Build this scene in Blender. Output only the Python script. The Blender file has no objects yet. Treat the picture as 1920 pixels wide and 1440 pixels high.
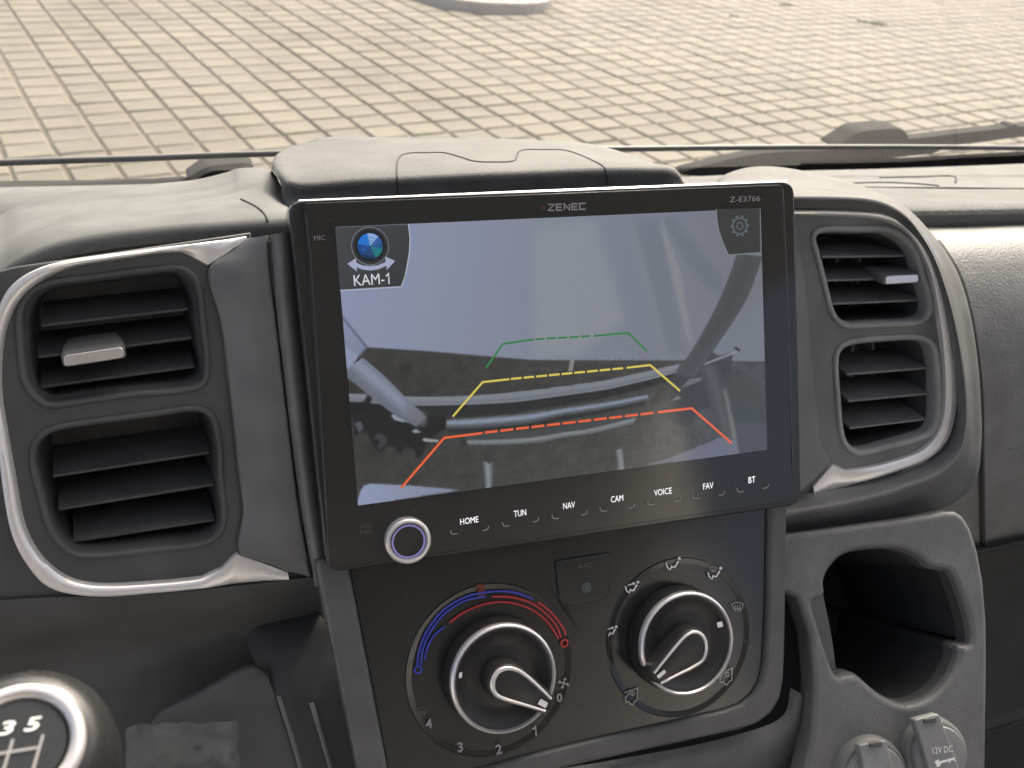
import bpy, bmesh, math, random
from mathutils import Vector, Matrix
random.seed(7)
S = bpy.context.scene
COL = S.collection
R_ = math.radians

# ------------------------------------------------------------------ camera
CAM = Vector((0, 0, 1.55))
FPX = 1800.0                                   # focal length in pixels of the 1920 px wide photograph
RM = Matrix(((0.944423596, -0.101185195, 0.312770887),
             (-0.318319232, -0.519053154, 0.793257013),
             (0.082078850, -0.848731630, -0.522415240)))    # columns: right, down, forward
cam = bpy.data.cameras.new('camera'); camo = bpy.data.objects.new('camera', cam); COL.objects.link(camo)
m = Matrix.Identity(4)
for i in range(3):
    m[i][0] = RM[i][0]; m[i][1] = -RM[i][1]; m[i][2] = -RM[i][2]
m.translation = CAM
camo.matrix_world = m
cam.sensor_width = 36; cam.lens = 36 * FPX / 1920; cam.clip_start = 0.01; cam.clip_end = 2000
cam.dof.use_dof = True; cam.dof.focus_distance = 0.43; cam.dof.aperture_fstop = 20
S.camera = camo

# ------------------------------------------------------------------ sky, sun, exposure
SUN_AZ, SUN_EL = R_(36), R_(45)
w = bpy.data.worlds.new('World'); S.world = w; w.use_nodes = True
nt = w.node_tree
sky = nt.nodes.new('ShaderNodeTexSky'); sky.sky_type = 'NISHITA'; sky.sun_disc = False
sky.sun_elevation = SUN_EL; sky.sun_rotation = SUN_AZ; sky.dust_density = 8.0; sky.air_density = .35; sky.ozone_density = .2
bg = nt.nodes['Background']; tn = nt.nodes.new('ShaderNodeMix'); tn.data_type = 'RGBA'; tn.blend_type = 'MULTIPLY'; tn.inputs[0].default_value = 1
tn.inputs[7].default_value = (1.0, .985, .94, 1)                 # the photograph's warm white balance
nt.links.new(sky.outputs[0], tn.inputs[6]); nt.links.new(tn.outputs[2], bg.inputs[0]); bg.inputs[1].default_value = 0.15
sl = bpy.data.lights.new('sun', 'SUN'); so = bpy.data.objects.new('sun', sl); COL.objects.link(so)
sv = Vector((math.sin(SUN_AZ) * math.cos(SUN_EL), math.cos(SUN_AZ) * math.cos(SUN_EL), math.sin(SUN_EL)))
so.rotation_euler = sv.to_track_quat('Z', 'Y').to_euler(); so.location = (2, 3, 4)
sl.energy = 1.0; sl.angle = R_(10); sl.color = (1.0, 0.93, 0.82)
S.view_settings.view_transform = 'Standard'; S.view_settings.look = 'None'; S.view_settings.gamma = 1
EXPO = 1.9
S.view_settings.exposure = EXPO
S.cycles.max_bounces = 8; S.cycles.transparent_max_bounces = 12; S.cycles.diffuse_bounces = 5
S.cycles.sample_clamp_indirect = 4
S.cycles.use_denoising = True

# ------------------------------------------------------------------ photograph pixel -> point on a real plane
def ray(px, py):
    return RM @ Vector(((px - 960) / FPX, (py - 720) / FPX, 1.0))
class Frame:
    """a real plane in the van: origin, in-plane axes, normal towards the seats"""
    def __init__(s, o, tilt, yaw=0.0):
        t = R_(tilt); y = R_(yaw)
        ex = Vector((math.cos(y), math.sin(y), 0)); back = Vector((math.sin(y), -math.cos(y), 0))
        s.n = (back * math.cos(t) + Vector((0, 0, 1)) * math.sin(t)).normalized()
        s.ex = ex; s.ey = s.n.cross(ex).normalized(); s.o = Vector(o)
    def hit(s, px, py, d=0.0):
        r = ray(px, py); o = s.o + s.n * d
        return CAM + r * ((o - CAM).dot(s.n) / r.dot(s.n))
    def loc(s, p):
        q = p - s.o; return Vector((q.dot(s.ex), q.dot(s.ey)))
    def l2(s, px, py, d=0.0): return s.loc(s.hit(px, py, d))
    def w(s, x, y, d=0.0): return s.o + s.ex * x + s.ey * y + s.n * d
    def mat(s, d=0.0):
        M = Matrix.Identity(4)
        for i in range(3):
            M[i][0] = s.ex[i]; M[i][1] = s.ey[i]; M[i][2] = s.n[i]
        M.translation = s.o + s.n * d
        return M
    def mm(s, px, py, npx):            # length in the plane of npx vertical pixels
        return (s.hit(px, py - npx / 2) - s.hit(px, py + npx / 2)).length
def Yp(px, py, y):
    r = ray(px, py); return CAM + r * (y / r.y)
def Zp(px, py, z):
    r = ray(px, py); return CAM + r * ((z - CAM.z) / r.z)
def Zm(x0, y0, s, pts): return [(x0 + x / s, y0 + y / s) for x, y in pts]

# ------------------------------------------------------------------ splines
def crom(pts, n=6, closed=False):
    pts = [Vector(p) for p in pts]; N = len(pts); out = []
    segs = N if closed else N - 1
    for i in range(segs):
        p1, p2 = pts[i], pts[(i + 1) % N]
        p0 = pts[(i - 1) % N] if (closed or i > 0) else p1 + (p1 - p2)
        p3 = pts[(i + 2) % N] if (closed or i + 2 < N) else p2 + (p2 - p1)
        d0 = max((p1 - p0).length ** .5, 1e-6); d1 = max((p2 - p1).length ** .5, 1e-6); d2 = max((p3 - p2).length ** .5, 1e-6)
        m1 = ((p1 - p0) / d0 - (p2 - p0) / (d0 + d1) + (p2 - p1) / d1) * d1
        m2 = ((p2 - p1) / d1 - (p3 - p1) / (d1 + d2) + (p3 - p2) / d2) * d1
        for k in range(n):
            t = k / n
            out.append(p1 * (2*t**3 - 3*t**2 + 1) + m1 * (t**3 - 2*t**2 + t) + p2 * (-2*t**3 + 3*t**2) + m2 * (t**3 - t**2))
    if not closed: out.append(pts[-1].copy())
    return out
def sm(pts, n=4): return [(p.x, p.y) for p in crom([(x, y) for x, y in pts], n, True)]
def offset2(loop, d):                 # offset a closed 2D loop; d > 0 grows
    N = len(loop); a = sum(loop[i][0] * loop[(i + 1) % N][1] - loop[(i + 1) % N][0] * loop[i][1] for i in range(N))
    sg = 1 if a > 0 else -1; out = []
    for i in range(N):
        p, q = Vector(loop[i - 1]), Vector(loop[(i + 1) % N]); t = (q - p); t.normalize()
        out.append((loop[i][0] + t.y * d * sg, loop[i][1] - t.x * d * sg))
    return out
def rrect(cx, cy, w, h, r, n=5):
    out = []
    for (sx, sy, a0) in ((1, 1, 0), (-1, 1, 90), (-1, -1, 180), (1, -1, 270)):
        for k in range(n + 1):
            a = R_(a0 + 90 * k / n); out.append((cx + sx * (w / 2 - r) + r * math.cos(a), cy + sy * (h / 2 - r) + r * math.sin(a)))
    return out
def circ(cx, cy, r, n=48): return [(cx + r * math.cos(2 * math.pi * k / n), cy + r * math.sin(2 * math.pi * k / n)) for k in range(n)]

# ------------------------------------------------------------------ object helpers
def thing(name, label, cat, loc=(0, 0, 0), group=None, kind=None):
    o = bpy.data.objects.new(name, None); COL.objects.link(o); o.location = loc
    o.empty_display_size = 0.02
    if label: o['label'] = label
    if cat: o['category'] = cat
    if group: o['group'] = group
    if kind: o['kind'] = kind
    return o
def link(name, me, mat, parent=None, kind=None, label=None):
    o = bpy.data.objects.new(name, me); COL.objects.link(o)
    if mat is not None and not me.materials: me.materials.append(mat)
    if parent is not None:
        o.parent = parent
        o.matrix_parent_inverse = Matrix.Translation(-parent.location)
    if kind: o['kind'] = kind
    if label: o['label'] = label
    return o
def mk(name, verts, faces, mat, parent=None, smooth=40, kind=None, label=None, normals=True):
    me = bpy.data.meshes.new(name); me.from_pydata([tuple(v) for v in verts], [], faces); me.update()
    if normals:
        bm = bmesh.new(); bm.from_mesh(me); bmesh.ops.remove_doubles(bm, verts=bm.verts, dist=1e-7)
        bmesh.ops.recalc_face_normals(bm, faces=bm.faces); bm.to_mesh(me); bm.free()
    if smooth:
        me.shade_smooth()
        if smooth < 180: me.set_sharp_from_angle(angle=R_(smooth))
    return link(name, me, mat, parent, kind, label)
def grid(rows, closed_u=False):
    nu = len(rows[0]); V = [p for r in rows for p in r]; F = []
    for j in range(len(rows) - 1):
        for i in range(nu if closed_u else nu - 1):
            a = j * nu + i; b = j * nu + (i + 1) % nu
            F.append((a, b, b + nu, a + nu))
    return V, F
def loft(name, rows, mat, parent=None, nu=6, nv=4, smooth=60, closed_u=False, kind=None, label=None, lin=False):
    R = [crom(r, nu, closed_u) for r in rows]
    if not lin:
        cols = [crom([r[i] for r in R], nv) for i in range(len(R[0]))]
        R = [[c[j] for c in cols] for j in range(len(cols[0]))]
    V, F = grid(R, closed_u)
    return mk(name, V, F, mat, parent, smooth, kind, label)
def slab(name, fr, loops, d, thick, mat, parent=None, bevel=0.0006, res=2, local=False, smooth=35, kind=None, label=None):
    cu = bpy.data.curves.new(name, 'CURVE'); cu.dimensions = '2D'; cu.fill_mode = 'BOTH'
    for L in loops:
        pts = L if local else [fr.l2(x, y, d) for x, y in L]
        sp = cu.splines.new('POLY'); sp.points.add(len(pts) - 1); sp.use_cyclic_u = True
        for k, p in enumerate(pts): sp.points[k].co = (p[0], p[1], 0, 1)
    bevel = min(bevel, thick / 2 * .99)
    cu.extrude = thick / 2 - bevel; cu.bevel_depth = bevel; cu.bevel_resolution = res; cu.offset = -bevel
    o = bpy.data.objects.new('tmp', cu); COL.objects.link(o)
    dg = bpy.context.evaluated_depsgraph_get()
    me = bpy.data.meshes.new_from_object(o.evaluated_get(dg)); me.name = name
    bpy.data.objects.remove(o); bpy.data.curves.remove(cu)
    me.transform(fr.mat(d - thick / 2)); me.materials.clear()
    me.shade_smooth(); me.set_sharp_from_angle(angle=R_(smooth))
    return link(name, me, mat, parent, kind, label)
def flat(name, fr, loop, d, mat, parent=None, local=False, kind=None):
    pts = loop if local else [fr.l2(x, y, d) for x, y in loop]
    V = [fr.w(p[0], p[1], d) for p in pts]
    me = bpy.data.meshes.new(name); bm = bmesh.new()
    f = bm.faces.new([bm.verts.new(v) for v in V]); f.normal_update()
    if f.normal.dot(fr.n) < 0: f.normal_flip()
    bmesh.ops.triangulate(bm, faces=[f]); bm.to_mesh(me); bm.free()
    return link(name, me, mat, parent, kind)
def ribbon(fr, polys, wpx, d, local=False):
    """flat printed strokes lying on a plane"""
    V = []; F = []
    for poly in polys:
        wd = wpx
        if isinstance(poly, tuple) and isinstance(poly[0], list): poly, wd = poly
        pts = [Vector(p) for p in poly] if local else [fr.l2(x, y, d) for x, y in poly]
        half = wd / 2 if local else fr.mm(poly[0][0], poly[0][1], wd) / 2
        closed = (pts[0] - pts[-1]).length < 1e-6 and len(pts) > 3
        if closed: pts = pts[:-1]
        b = len(V); N = len(pts)
        for i, p in enumerate(pts):
            a = pts[i - 1] if (closed or i > 0) else p
            c = pts[(i + 1) % N] if (closed or i < N - 1) else p
            t1 = (p - a); t2 = (c - p)
            if t1.length < 1e-9: t1 = t2
            if t2.length < 1e-9: t2 = t1
            t1.normalize(); t2.normalize(); t = t1 + t2
            if t.length < 1e-6: t = t1
            t.normalize(); k = half / max(0.5, t.dot(t1)); nn = Vector((-t.y, t.x)) * k
            V += [fr.w(*(p + nn), d), fr.w(*(p - nn), d)]
        for i in range(N if closed else N - 1):
            j = (i + 1) % N
            F.append((b + 2 * i, b + 2 * i + 1, b + 2 * j + 1, b + 2 * j))
    return V, F
def strokes(name, fr, polys, wpx, d, mat, parent=None, local=False, kind=None):
    V, F = ribbon(fr, polys, wpx, d, local)
    me = bpy.data.meshes.new(name); me.from_pydata([tuple(v) for v in V], [], F); me.update()
    for p in me.polygons:
        if p.normal.dot(fr.n) < 0: p.flip()
    return link(name, me, mat, parent, kind)
def text(name, fr, s, cx, cy, hpx, d, mat, parent=None, width=None, shear=0.0, rot=0.0, thin=0.0, space=1.0):
    cu = bpy.data.curves.new(name, 'FONT'); cu.body = s; cu.shear = shear; cu.offset = thin; cu.resolution_u = 3
    cu.space_character = space
    o = bpy.data.objects.new('tmp', cu); COL.objects.link(o)
    dg = bpy.context.evaluated_depsgraph_get()
    me = bpy.data.meshes.new_from_object(o.evaluated_get(dg)); me.name = name
    bpy.data.objects.remove(o); bpy.data.curves.remove(cu)
    xs = [v.co.x for v in me.vertices]; ys = [v.co.y for v in me.vertices]
    h = max(ys) - min(ys); c = Vector(((max(xs) + min(xs)) / 2, (max(ys) + min(ys)) / 2, 0))
    k = fr.mm(cx, cy, hpx) / h; kx = k
    if width: kx = (fr.hit(cx - width / 2, cy) - fr.hit(cx + width / 2, cy)).length / (max(xs) - min(xs))
    p = fr.l2(cx, cy, d)
    M = fr.mat(d) @ Matrix.Translation((p.x, p.y, 0)) @ Matrix.Rotation(rot, 4, 'Z') @ Matrix.Diagonal((kx, k, 1, 1)) @ Matrix.Translation(-c)
    me.transform(M); me.materials.clear()
    return link(name, me, mat, parent)
def well(name, fr, loop2, d0, depth, mat, parent=None, shrink=0.0, smooth=40):
    """open pocket behind a hole"""
    a = [fr.w(x, y, d0) for x, y in loop2]; L2 = offset2(loop2, -shrink) if shrink else loop2
    b = [fr.w(x, y, d0 - depth) for x, y in L2]; n = len(a)
    F = [(i, (i + 1) % n, n + (i + 1) % n, n + i) for i in range(n)] + [tuple(range(n, 2 * n))]
    return mk(name, a + b, F, mat, parent, smooth)
def ring(name, fr, loop2, prof, mat, parent=None, smooth=60):
    """sweep of (offset, height) profile round a closed loop"""
    rows = [[fr.w(x, y, h) for x, y in offset2(loop2, o)] for o, h in prof]
    V, F = grid(rows, True); return mk(name, V, F, mat, parent, smooth)
def box(fr, x0, x1, y0, y1, d0, d1):
    V = [fr.w(x, y, d) for d in (d0, d1) for y in (y0, y1) for x in (x0, x1)]
    F = [(0, 1, 3, 2), (4, 6, 7, 5), (0, 4, 5, 1), (2, 3, 7, 6), (0, 2, 6, 4), (1, 5, 7, 3)]
    return V, F
def tube(name, pts, rad, mat, parent=None, n=10, flatz=1.0, kind=None):
    rows = []
    for i, p in enumerate(pts):
        a = pts[max(i - 1, 0)]; b = pts[min(i + 1, len(pts) - 1)]; t = (b - a).normalized()
        u = t.cross(Vector((0, 0, 1)))
        if u.length < 1e-4: u = Vector((1, 0, 0))
        u.normalize(); v = u.cross(t).normalized(); r = rad[i] if isinstance(rad, (list, tuple)) else rad
        rows.append([p + u * math.cos(2 * math.pi * k / n) * r + v * math.sin(2 * math.pi * k / n) * r * flatz for k in range(n)])
    V, F = grid(rows, True); F += [tuple(range(n)), tuple(range(len(V) - n, len(V)))]
    return mk(name, V, F, mat, parent, 50, kind)

# ------------------------------------------------------------------ materials
def lin(c):
    f = lambda v: v / 12.92 if v <= .04045 else ((v + .055) / 1.055) ** 2.4
    return tuple(f(x / 255) for x in c) + (1,)
def principled(name, color, rough=.5, metal=0, spec=.5):
    m = bpy.data.materials.new(name); m.use_nodes = True
    b = m.node_tree.nodes['Principled BSDF']
    b.inputs['Base Color'].default_value = tuple(color[:3]) + (1,); b.inputs['Roughness'].default_value = rough
    b.inputs['Metallic'].default_value = metal; b.inputs['Specular IOR Level'].default_value = spec
    return m, m.node_tree, b
def coords(nt): return nt.nodes.new('ShaderNodeTexCoord').outputs['Object']
def noise(nt, vec, scale, detail=4, rough=.5):
    n = nt.nodes.new('ShaderNodeTexNoise'); n.inputs['Scale'].default_value = scale; n.inputs['Detail'].default_value = detail
    n.inputs['Roughness'].default_value = rough; nt.links.new(vec, n.inputs['Vector']); return n
def ramp(nt, fac, stops):
    r = nt.nodes.new('ShaderNodeValToRGB'); e = r.color_ramp.elements
    while len(e) < len(stops): e.new(.5)
    for k, (p, c) in enumerate(stops): e[k].position = p; e[k].color = tuple(c[:3]) + (1,)
    nt.links.new(fac, r.inputs[0]); return r
def bump(nt, b, h, strength, dist):
    n = nt.nodes.new('ShaderNodeBump'); n.inputs['Strength'].default_value = strength; n.inputs['Distance'].default_value = dist
    nt.links.new(h, n.inputs['Height']); nt.links.new(n.outputs[0], b.inputs['Normal']); return n
def plastic(name, base, rough, grain=900, strength=.35, dist=.0003, leather=False, dust=.0, spec=.5):
    m, nt, b = principled(name, base, rough, 0, spec); v = coords(nt)
    n1 = noise(nt, v, 35, 5, .6)
    c1 = tuple(x * .82 for x in base[:3]); c2 = tuple(x * 1.2 for x in base[:3])
    r = ramp(nt, n1.outputs[0], [(.3, c1), (.7, c2)])
    col = r.outputs[0]
    if dust:
        n2 = noise(nt, v, 1500, 2); n3 = noise(nt, v, 22, 4)
        r2 = ramp(nt, n2.outputs[0], [(.66, (0, 0, 0)), (.74, (1, 1, 1))]); r3 = ramp(nt, n3.outputs[0], [(.45, (0, 0, 0)), (.75, (1, 1, 1))])
        mu = nt.nodes.new('ShaderNodeMath'); mu.operation = 'MULTIPLY'
        nt.links.new(r2.outputs[0], mu.inputs[0]); nt.links.new(r3.outputs[0], mu.inputs[1])
        m2 = nt.nodes.new('ShaderNodeMath'); m2.operation = 'MULTIPLY'; nt.links.new(mu.outputs[0], m2.inputs[0]); m2.inputs[1].default_value = dust
        mx = nt.nodes.new('ShaderNodeMix'); mx.data_type = 'RGBA'; nt.links.new(m2.outputs[0], mx.inputs[0])
        nt.links.new(col, mx.inputs[6]); mx.inputs[7].default_value = (.35, .33, .3, 1); col = mx.outputs[2]
    nt.links.new(col, b.inputs['Base Color'])
    rr = nt.nodes.new('ShaderNodeMapRange'); nt.links.new(n1.outputs[0], rr.inputs[0])
    rr.inputs[3].default_value = max(0, rough - .07); rr.inputs[4].default_value = min(1, rough + .07); nt.links.new(rr.outputs[0], b.inputs['Roughness'])
    if leather:
        n = noise(nt, v, grain * .6, 2); mxv = nt.nodes.new('ShaderNodeMix'); mxv.data_type = 'RGBA'; mxv.blend_type = 'LINEAR_LIGHT'
        mxv.inputs[0].default_value = .0012; nt.links.new(v, mxv.inputs[6]); nt.links.new(n.outputs['Color'], mxv.inputs[7])
        vo = nt.nodes.new('ShaderNodeTexVoronoi'); vo.feature = 'SMOOTH_F1'; vo.inputs['Scale'].default_value = grain; vo.inputs['Smoothness'].default_value = .6
        nt.links.new(mxv.outputs[2], vo.inputs['Vector']); h = vo.outputs['Distance']
        inv = nt.nodes.new('ShaderNodeMath'); inv.operation = 'SUBTRACT'; inv.inputs[0].default_value = 1; nt.links.new(h, inv.inputs[1]); h = inv.outputs[0]
    else:
        h = noise(nt, v, grain, 3, .65).outputs[0]
    if strength: bump(nt, b, h, strength, dist)
    return m
M = {}
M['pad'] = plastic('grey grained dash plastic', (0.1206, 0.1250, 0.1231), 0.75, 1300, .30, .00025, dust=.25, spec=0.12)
M['cover'] = plastic('dusty grained cover plastic', (0.0965, 0.1000, 0.0985), 0.62, 1000, .8, .0006, dust=.5, spec=0.13)
M['leather'] = plastic('leather grained plastic', (.165, .168, .163), 0.50, 640, .6, .0006, leather=True, spec=0.30)
M['leather_fine'] = plastic('fine leather grained plastic', (0.1110, 0.1150, 0.1133), 0.50, 950, .5, .0006, leather=True, dust=.3, spec=0.30)
M['cup'] = plastic('grained cup holder plastic', (.122, .126, .124), 0.45, 950, .5, .0004, leather=True, dust=.3, spec=0.40)
M['top'] = plastic('leather grained top pad', (0.1061, 0.1100, 0.1084), 0.75, 620, .7, .0008, leather=True, spec=0.12)
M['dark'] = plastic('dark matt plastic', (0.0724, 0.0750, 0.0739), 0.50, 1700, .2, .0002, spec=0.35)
M['satin'] = plastic('satin charcoal plastic', (0.1303, 0.1350, 0.1330), 0.45, 1400, .15, .00015, spec=0.40)
M['duct'] = plastic('duct plastic', (0.2509, 0.2600, 0.2561), 0.60, 1200, .1, .0002, spec=0.30)
M['slat'] = plastic('slat plastic lightened as lit', (0.1255, 0.1300, 0.1280), 0.40, 1800, .12, .0002, dust=.5, spec=0.45)  # right vent slats, painted lighter for the light they catch
M['lip'] = plastic('vent lip grey lightened as lit', (0.2316, 0.2400, 0.2364), 0.42, 1500, .12, .0002, spec=0.45)  # light on the right vent lips put into a paler grey
M['bar'] = plastic('black bar', (0.0724, 0.0750, 0.0739), 0.45, 900, .1, .0002, spec=0.40)
M['tray'] = plastic('dark tray and shaded flank plastic', (0.0386, 0.0400, 0.0394), .5, 1200, .15, .0002, spec=.3)
M['vent_duct'] = plastic('vent duct plastic', (0.1447, 0.1500, 0.1477), 0.60, 1200, .1, .0002, spec=0.30)
M['frame'] = plastic('console frame plastic', (.085, .088, .087), .42, 1400, .15, .00015, spec=.4)
M['hole'] = plastic('pocket shade and seam plastic', (0.045, 0.046, 0.045), 0.70, 900, .1, .0002, spec=0.15)  # shade inside the cup pocket put into the colour; also fills seams
M['slat_dark'] = plastic('shade dark vent plastic', (0.0695, 0.0720, 0.0709), 0.45, 1600, .12, .0002, dust=.3, spec=0.30)  # darker copy of the slats' material; vent shade put into its colour
M['frit'] = plastic('black glass border', (0.020, 0.020, 0.019), 0.40, 600, 0, 0, spec=0.30)
M['rubber'] = plastic('wiper rubber', (0.0270, 0.0280, 0.0276), 0.90, 700, .15, .0003, spec=0.06)
M['sock'] = plastic('grey socket plastic', (0.2026, 0.2100, 0.2068), 0.45, 1500, .2, .0002, spec=0.40)
def gloss(name, base, rough):
    m, nt, b = principled(name, base, rough); v = coords(nt)
    n = noise(nt, v, 60, 5, .7); r = nt.nodes.new('ShaderNodeMapRange'); nt.links.new(n.outputs[0], r.inputs[0])
    r.inputs[1].default_value = .35; r.inputs[2].default_value = .75; r.inputs[3].default_value = rough; r.inputs[4].default_value = rough + .08
    nt.links.new(r.outputs[0], b.inputs['Roughness'])
    n2 = noise(nt, v, 1100, 1); d1 = ramp(nt, n2.outputs[0], [(.70, (0, 0, 0)), (.76, (1, 1, 1))]); n3 = noise(nt, v, 30, 4, .7); d2 = ramp(nt, n3.outputs[0], [(.42, (.12, .12, .12)), (.7, (1, 1, 1))])
    mu = nt.nodes.new('ShaderNodeMath'); mu.operation = 'MULTIPLY'; nt.links.new(d1.outputs[0], mu.inputs[0]); nt.links.new(d2.outputs[0], mu.inputs[1])
    m2 = nt.nodes.new('ShaderNodeMath'); m2.operation = 'MULTIPLY'; nt.links.new(mu.outputs[0], m2.inputs[0]); m2.inputs[1].default_value = .5
    mx = nt.nodes.new('ShaderNodeMix'); mx.data_type = 'RGBA'; nt.links.new(m2.outputs[0], mx.inputs[0]); mx.inputs[6].default_value = tuple(base) + (1,); mx.inputs[7].default_value = (.22, .21, .19, 1)
    nt.links.new(mx.outputs[2], b.inputs['Base Color']); return m
M['gloss'] = gloss('gloss black', (.024, .026, .0255), .05)
M['fascia'] = gloss('gloss charcoal fascia', (.024, .026, .025), .12)
M['knob'] = plastic('soft black knob', (0.022, 0.022, 0.021), 0.40, 1800, .1, .0001, spec=0.45)
def metal(name, c, rough):
    m, nt, b = principled(name, c, rough, .6); v = coords(nt); n = noise(nt, v, 500, 3)
    bump(nt, b, n.outputs[0], .08, .0001); return m
M['silver'] = metal('satin silver', (.74, .735, .725), .34)
M['chrome'] = metal('polished metal', (.72, .70, .68), .16)
def ink(name, c, e=0.0):
    m, nt, b = principled(name, c, .4)
    if e:
        b.inputs['Emission Color'].default_value = tuple(c[:3]) + (1,); b.inputs['Emission Strength'].default_value = e
    return m
M['white'] = ink('white print', (.75, .75, .74)); M['grey'] = ink('grey print', (.28, .28, .28)); M['dim'] = ink('faint grey print', (.07, .07, .07))
M['lit'] = ink('backlit white', (.8, .8, .82), .28); M['blue'] = ink('blue print', (.03, .05, .42)); M['red'] = ink('red print', (.42, .025, .03))
M['faintred'] = ink('faint red print', (.12, .015, .015)); M['violet'] = ink('violet light ring', (.20, .18, .42), .12)
EK = 1 / 2 ** EXPO
def screen(name, c, c2=None, p0=None, p1=None, tex=None):
    """a colour shown by the lit display, under its gloss"""
    m, nt, b = principled(name, (.004, .004, .005), .07)
    col = lin(c); b.inputs['Emission Strength'].default_value = EK * .86
    b.inputs['Emission Color'].default_value = col
    if c2 or tex:
        v = coords(nt); out = None
        if c2:
            dvec = nt.nodes.new('ShaderNodeVectorMath'); dvec.operation = 'SUBTRACT'; nt.links.new(v, dvec.inputs[0]); dvec.inputs[1].default_value = tuple(p0)
            dt = nt.nodes.new('ShaderNodeVectorMath'); dt.operation = 'DOT_PRODUCT'; ax = (p1 - p0); ax = ax / ax.length_squared
            nt.links.new(dvec.outputs[0], dt.inputs[0]); dt.inputs[1].default_value = tuple(ax)
            out = ramp(nt, dt.outputs['Value'], [(0, col), (1, lin(c2))]).outputs[0]
        if tex:
            n = noise(nt, v, tex, 4, .7); r = ramp(nt, n.outputs[0], [(.3, (.72,) * 3), (.7, (1.2,) * 3)])
            mx = nt.nodes.new('ShaderNodeMix'); mx.data_type = 'RGBA'; mx.blend_type = 'MULTIPLY'; mx.inputs[0].default_value = 1
            if out: nt.links.new(out, mx.inputs[6])
            else: mx.inputs[6].default_value = col
            nt.links.new(r.outputs[0], mx.inputs[7]); out = mx.outputs[2]
        nt.links.new(out, b.inputs['Emission Color'])
    return m
def glass_mat():
    m = bpy.data.materials.new('windscreen glass'); m.use_nodes = True; nt = m.node_tree; nt.nodes.clear()
    o = nt.nodes.new('ShaderNodeOutputMaterial'); t = nt.nodes.new('ShaderNodeBsdfTransparent'); t.inputs[0].default_value = (.93, .95, .93, 1)
    g = nt.nodes.new('ShaderNodeBsdfGlossy'); g.inputs['Roughness'].default_value = .02
    lw = nt.nodes.new('ShaderNodeLayerWeight'); lw.inputs[0].default_value = .5
    pw = nt.nodes.new('ShaderNodeMath'); pw.operation = 'POWER'; nt.links.new(lw.outputs['Facing'], pw.inputs[0]); pw.inputs[1].default_value = 5
    f = nt.nodes.new('ShaderNodeMapRange'); nt.links.new(pw.outputs[0], f.inputs[0]); f.inputs[3].default_value = .06; f.inputs[4].default_value = .95
    mx = nt.nodes.new('ShaderNodeMixShader'); nt.links.new(f.outputs[0], mx.inputs[0]); nt.links.new(t.outputs[0], mx.inputs[1]); nt.links.new(g.outputs[0], mx.inputs[2])
    df = nt.nodes.new('ShaderNodeBsdfTranslucent'); df.inputs[0].default_value = (.9, .9, .88, 1); d2 = nt.nodes.new('ShaderNodeBsdfDiffuse')
    ad = nt.nodes.new('ShaderNodeMixShader'); ad.inputs[0].default_value = .5; nt.links.new(df.outputs[0], ad.inputs[1]); nt.links.new(d2.outputs[0], ad.inputs[2])
    v = coords(nt); n1 = noise(nt, v, 3.0, 5, .6); dr = nt.nodes.new('ShaderNodeMapRange'); nt.links.new(n1.outputs[0], dr.inputs[0]); dr.inputs[3].default_value = .02; dr.inputs[4].default_value = .07
    m2 = nt.nodes.new('ShaderNodeMixShader'); nt.links.new(dr.outputs[0], m2.inputs[0]); nt.links.new(mx.outputs[0], m2.inputs[1]); nt.links.new(ad.outputs[0], m2.inputs[2])
    nt.links.new(m2.outputs[0], o.inputs[0]); return m
M['glass'] = glass_mat()
def film_mat():
    m = bpy.data.materials.new('clear film'); m.use_nodes = True; nt = m.node_tree; nt.nodes.clear()
    o = nt.nodes.new('ShaderNodeOutputMaterial'); t = nt.nodes.new('ShaderNodeBsdfTransparent'); t.inputs[0].default_value = (.85, .87, .86, 1)
    g = nt.nodes.new('ShaderNodeBsdfPrincipled'); g.inputs['Base Color'].default_value = (.5, .52, .5, 1); g.inputs['Roughness'].default_value = .07
    mx = nt.nodes.new('ShaderNodeMixShader'); mx.inputs[0].default_value = .17
    nt.links.new(t.outputs[0], mx.inputs[1]); nt.links.new(g.outputs[0], mx.inputs[2]); nt.links.new(mx.outputs[0], o.inputs[0]); return m
M['film'] = film_mat()
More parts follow.
